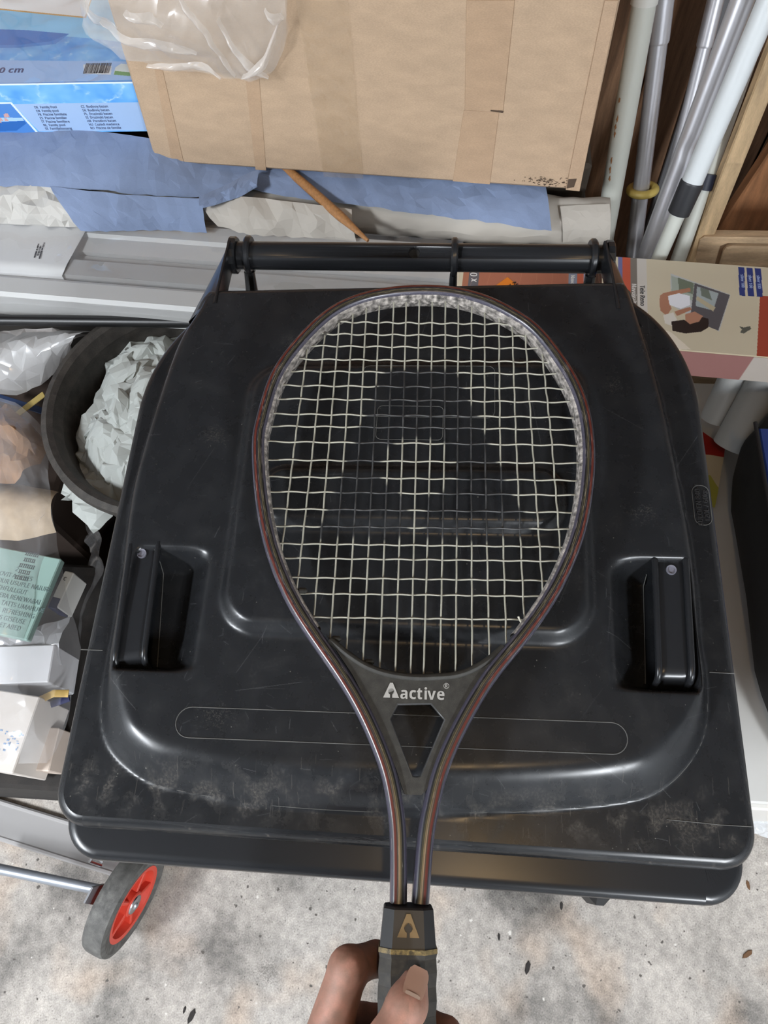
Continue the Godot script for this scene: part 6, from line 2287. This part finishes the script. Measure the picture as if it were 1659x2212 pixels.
	var bots := [Vector3(-0.6248, 0.44, -0.08), Vector3(-0.5596, 0.43, -0.0849), Vector3(-0.5202, 0.42, -0.0914), Vector3(-0.5154, 0.39, -0.1498), Vector3(-0.5253, 0.37, -0.2643)]
	s = crumpled(tops, bots, 0.011, Vector3(0.0, 0.05, 0.0), 0.011, 7.0, 101, 0.0, 0.3)
	part("film", s, mt, t).position = -t.position
	s = sheet([Vector3(-0.6028, 0.47, -0.5664), Vector3(-0.5946, 0.45, -0.5354), Vector3(-0.6434, 0.4, -0.6061)], [Vector3(-0.5253, 0.37, -0.2643), Vector3(-0.5571, 0.32, -0.3542), Vector3(-0.5882, 0.28, -0.3743)], 20, 60, Vector3(0.03, 0.0, -0.015), 0.010, 12.0, 103)
	part("film", s, mt, t).position = -t.position

func trolley() -> void:
	# wheel of a hand trolley: its axle runs off to the left
	var c := Vector3(-0.4826, 0.095, 0.09)
	var ax := Vector3(cos(0.34), 0, sin(0.34))
	var t := thing("trolley", "hand trolley axle with a black tyred red wheel under the bin's corner", "trolley", Vector3(c.x, 0, c.z))
	var fw := ax.cross(Vector3.UP).normalized()
	var turn := Basis(fw * 0.93, ax, fw.cross(ax) * 0.93)
	var o := Vector3(0, 0.0885, 0)
	var s := Shape.new()
	s.lathe([Vector2(0.068, -0.017), Vector2(0.084, -0.020), Vector2(0.0925, -0.0175), Vector2(0.0945, -0.012), Vector2(0.0948, 0.0), Vector2(0.0945, 0.012), Vector2(0.0925, 0.0175), Vector2(0.084, 0.020), Vector2(0.068, 0.017), Vector2(0.068, -0.017)], 56, o, turn)
	part("tyre", s, mottled(Color(0.34, 0.335, 0.325), 261, 0.6, 0.4, 1.0, 0.75, Vector3.ONE * 9.0), t)
	var red := mat(Color(0.80, 0.27, 0.20), 0.45)
	s = Shape.new()
	s.lathe([Vector2(0.056, 0.004), Vector2(0.060, 0.0165), Vector2(0.0685, 0.0175), Vector2(0.069, -0.0175), Vector2(0.060, -0.0165), Vector2(0.056, -0.004), Vector2(0.056, 0.004)], 48, o, turn)
	s.lathe([Vector2(0.0, 0.001), Vector2(0.057, 0.004), Vector2(0.057, -0.004), Vector2(0.0, -0.001)], 48, o, turn)
	s.lathe([Vector2(0.0, 0.018), Vector2(0.020, 0.018), Vector2(0.022, 0.016), Vector2(0.023, 0.0), Vector2(0.022, -0.016), Vector2(0.0, -0.018)], 28, o, turn)
	var rim := part("rim", s, red, t)
	for k in 5:
		var a := TAU * k / 5.0 + 0.35
		var r := Vector3(cos(a), 0, sin(a))
		s = Shape.new()
		s.box(o + turn * (r * 0.040 + Vector3(0, 0.008, 0)), Vector3(0.042, 0.013, 0.007), 0.0015, turn * Basis(r, Vector3.UP, r.cross(Vector3.UP)))
		part("spoke", s, red, rim)
	s = Shape.new()
	s.lathe([Vector2(0.0, 0.0235), Vector2(0.006, 0.0235), Vector2(0.008, 0.021), Vector2(0.0165, 0.020), Vector2(0.0175, 0.018), Vector2(0.0, 0.018)], 24, o, turn)
	part("hub_cap", s, M.steel, t)
	# axle tube going left, with its collar and bracket
	s = Shape.new()
	var far := Vector3(-0.7581, 0.095, 0.0527) - t.position
	var nr: Vector3 = o - ax * 0.028
	s.tube([nr, Vector3(far.x, 0.0885, far.z)], [0.0085], 16)
	part("axle", s, mat(Color(0.62, 0.64, 0.67), 0.4, 0.6), t)
	s = Shape.new()
	s.lathe([Vector2(0.0, -0.032), Vector2(0.016, -0.032), Vector2(0.018, -0.028), Vector2(0.018, -0.024), Vector2(0.0, -0.022)], 20, o, turn)
	part("collar", s, M.steel, t)
	s = Shape.new()
	var up: Vector3 = o - ax * 0.027
	s.prism([Vector2(-0.014, -0.014), Vector2(0.014, -0.014), Vector2(0.016, 0.06), Vector2(0.012, 0.10), Vector2(-0.012, 0.10), Vector2(-0.016, 0.06)], -0.0015, 0.0015, 0.0, false, Transform3D(Basis(fw, Vector3.UP, -ax), up))
	part("bracket", s, mat(Color(0.42, 0.42, 0.43), 0.45, 0.3), t)
	s = Shape.new()
	var hk := Vector3(-0.5066, 0.16, 0.0339) - t.position
	s.tube([hk, hk + Vector3(-0.012, 0.006, -0.010), hk + Vector3(-0.022, 0.0, 0.0), hk + Vector3(-0.014, -0.03, 0.006)], [0.003], 10)
	part("bracket_hook", s, M.steel, t)

# ---------------------------------------------------------------- bits on the floor
func floor_bits() -> void:
	var brown := mat(Color(0.36, 0.25, 0.15), 0.8)
	var dark := mat(Color(0.12, 0.10, 0.09), 0.8)
	for q in [[Vector3(0.5683, 0.002, 0.1082), 0.011, 0.6, brown, "brown leaf scrap on the floor at the right"], [Vector3(0.1988, 0.002, 0.1525), 0.011, 1.3, dark, "dark scrap on the floor right of the grip"], [Vector3(0.1506, 0.002, 0.1099), 0.006, 1.6, dark, "tiny dark scrap on the floor above the larger dark one"], [Vector3(0.5851, 0.002, 0.0022), 0.008, 1.7, brown, "thin brown scrap on the floor by the bin's right corner"], [Vector3(0.2593, 0.002, 0.0555), 0.007, 1.5, dark, "small dark splinter on the floor below the bin rim"], [Vector3(-0.3638, 0.002, 0.2603), 0.012, 1.2, dark, "dark twig on the floor near the bottom left"], [Vector3(-0.3772, 0.002, 0.2521), 0.006, 1.4, dark, "shorter dark twig beside the other one at the bottom left"]]:
		var s := Shape.new()
		var l: float = q[1]
		var b := Basis(Vector3.UP, q[2])
		var o := [Vector2(-l, 0), Vector2(-l * 0.5, l * 0.32), Vector2(l * 0.4, l * 0.38), Vector2(l, l * 0.1), Vector2(l * 0.6, -l * 0.3), Vector2(-l * 0.4, -l * 0.28)]
		s.prism(o, 0.0, l * 0.22, l * 0.08, false, Transform3D(b * Basis(Vector3(1, 0, 0), Vector3(0, 0, -1), Vector3(0, 1, 0)), Vector3.ZERO))
		var n := part("floor_scrap", s, q[3])
		n.position = q[0] - Vector3(0, 0.002, 0)
		tag(n, q[4], "scrap")
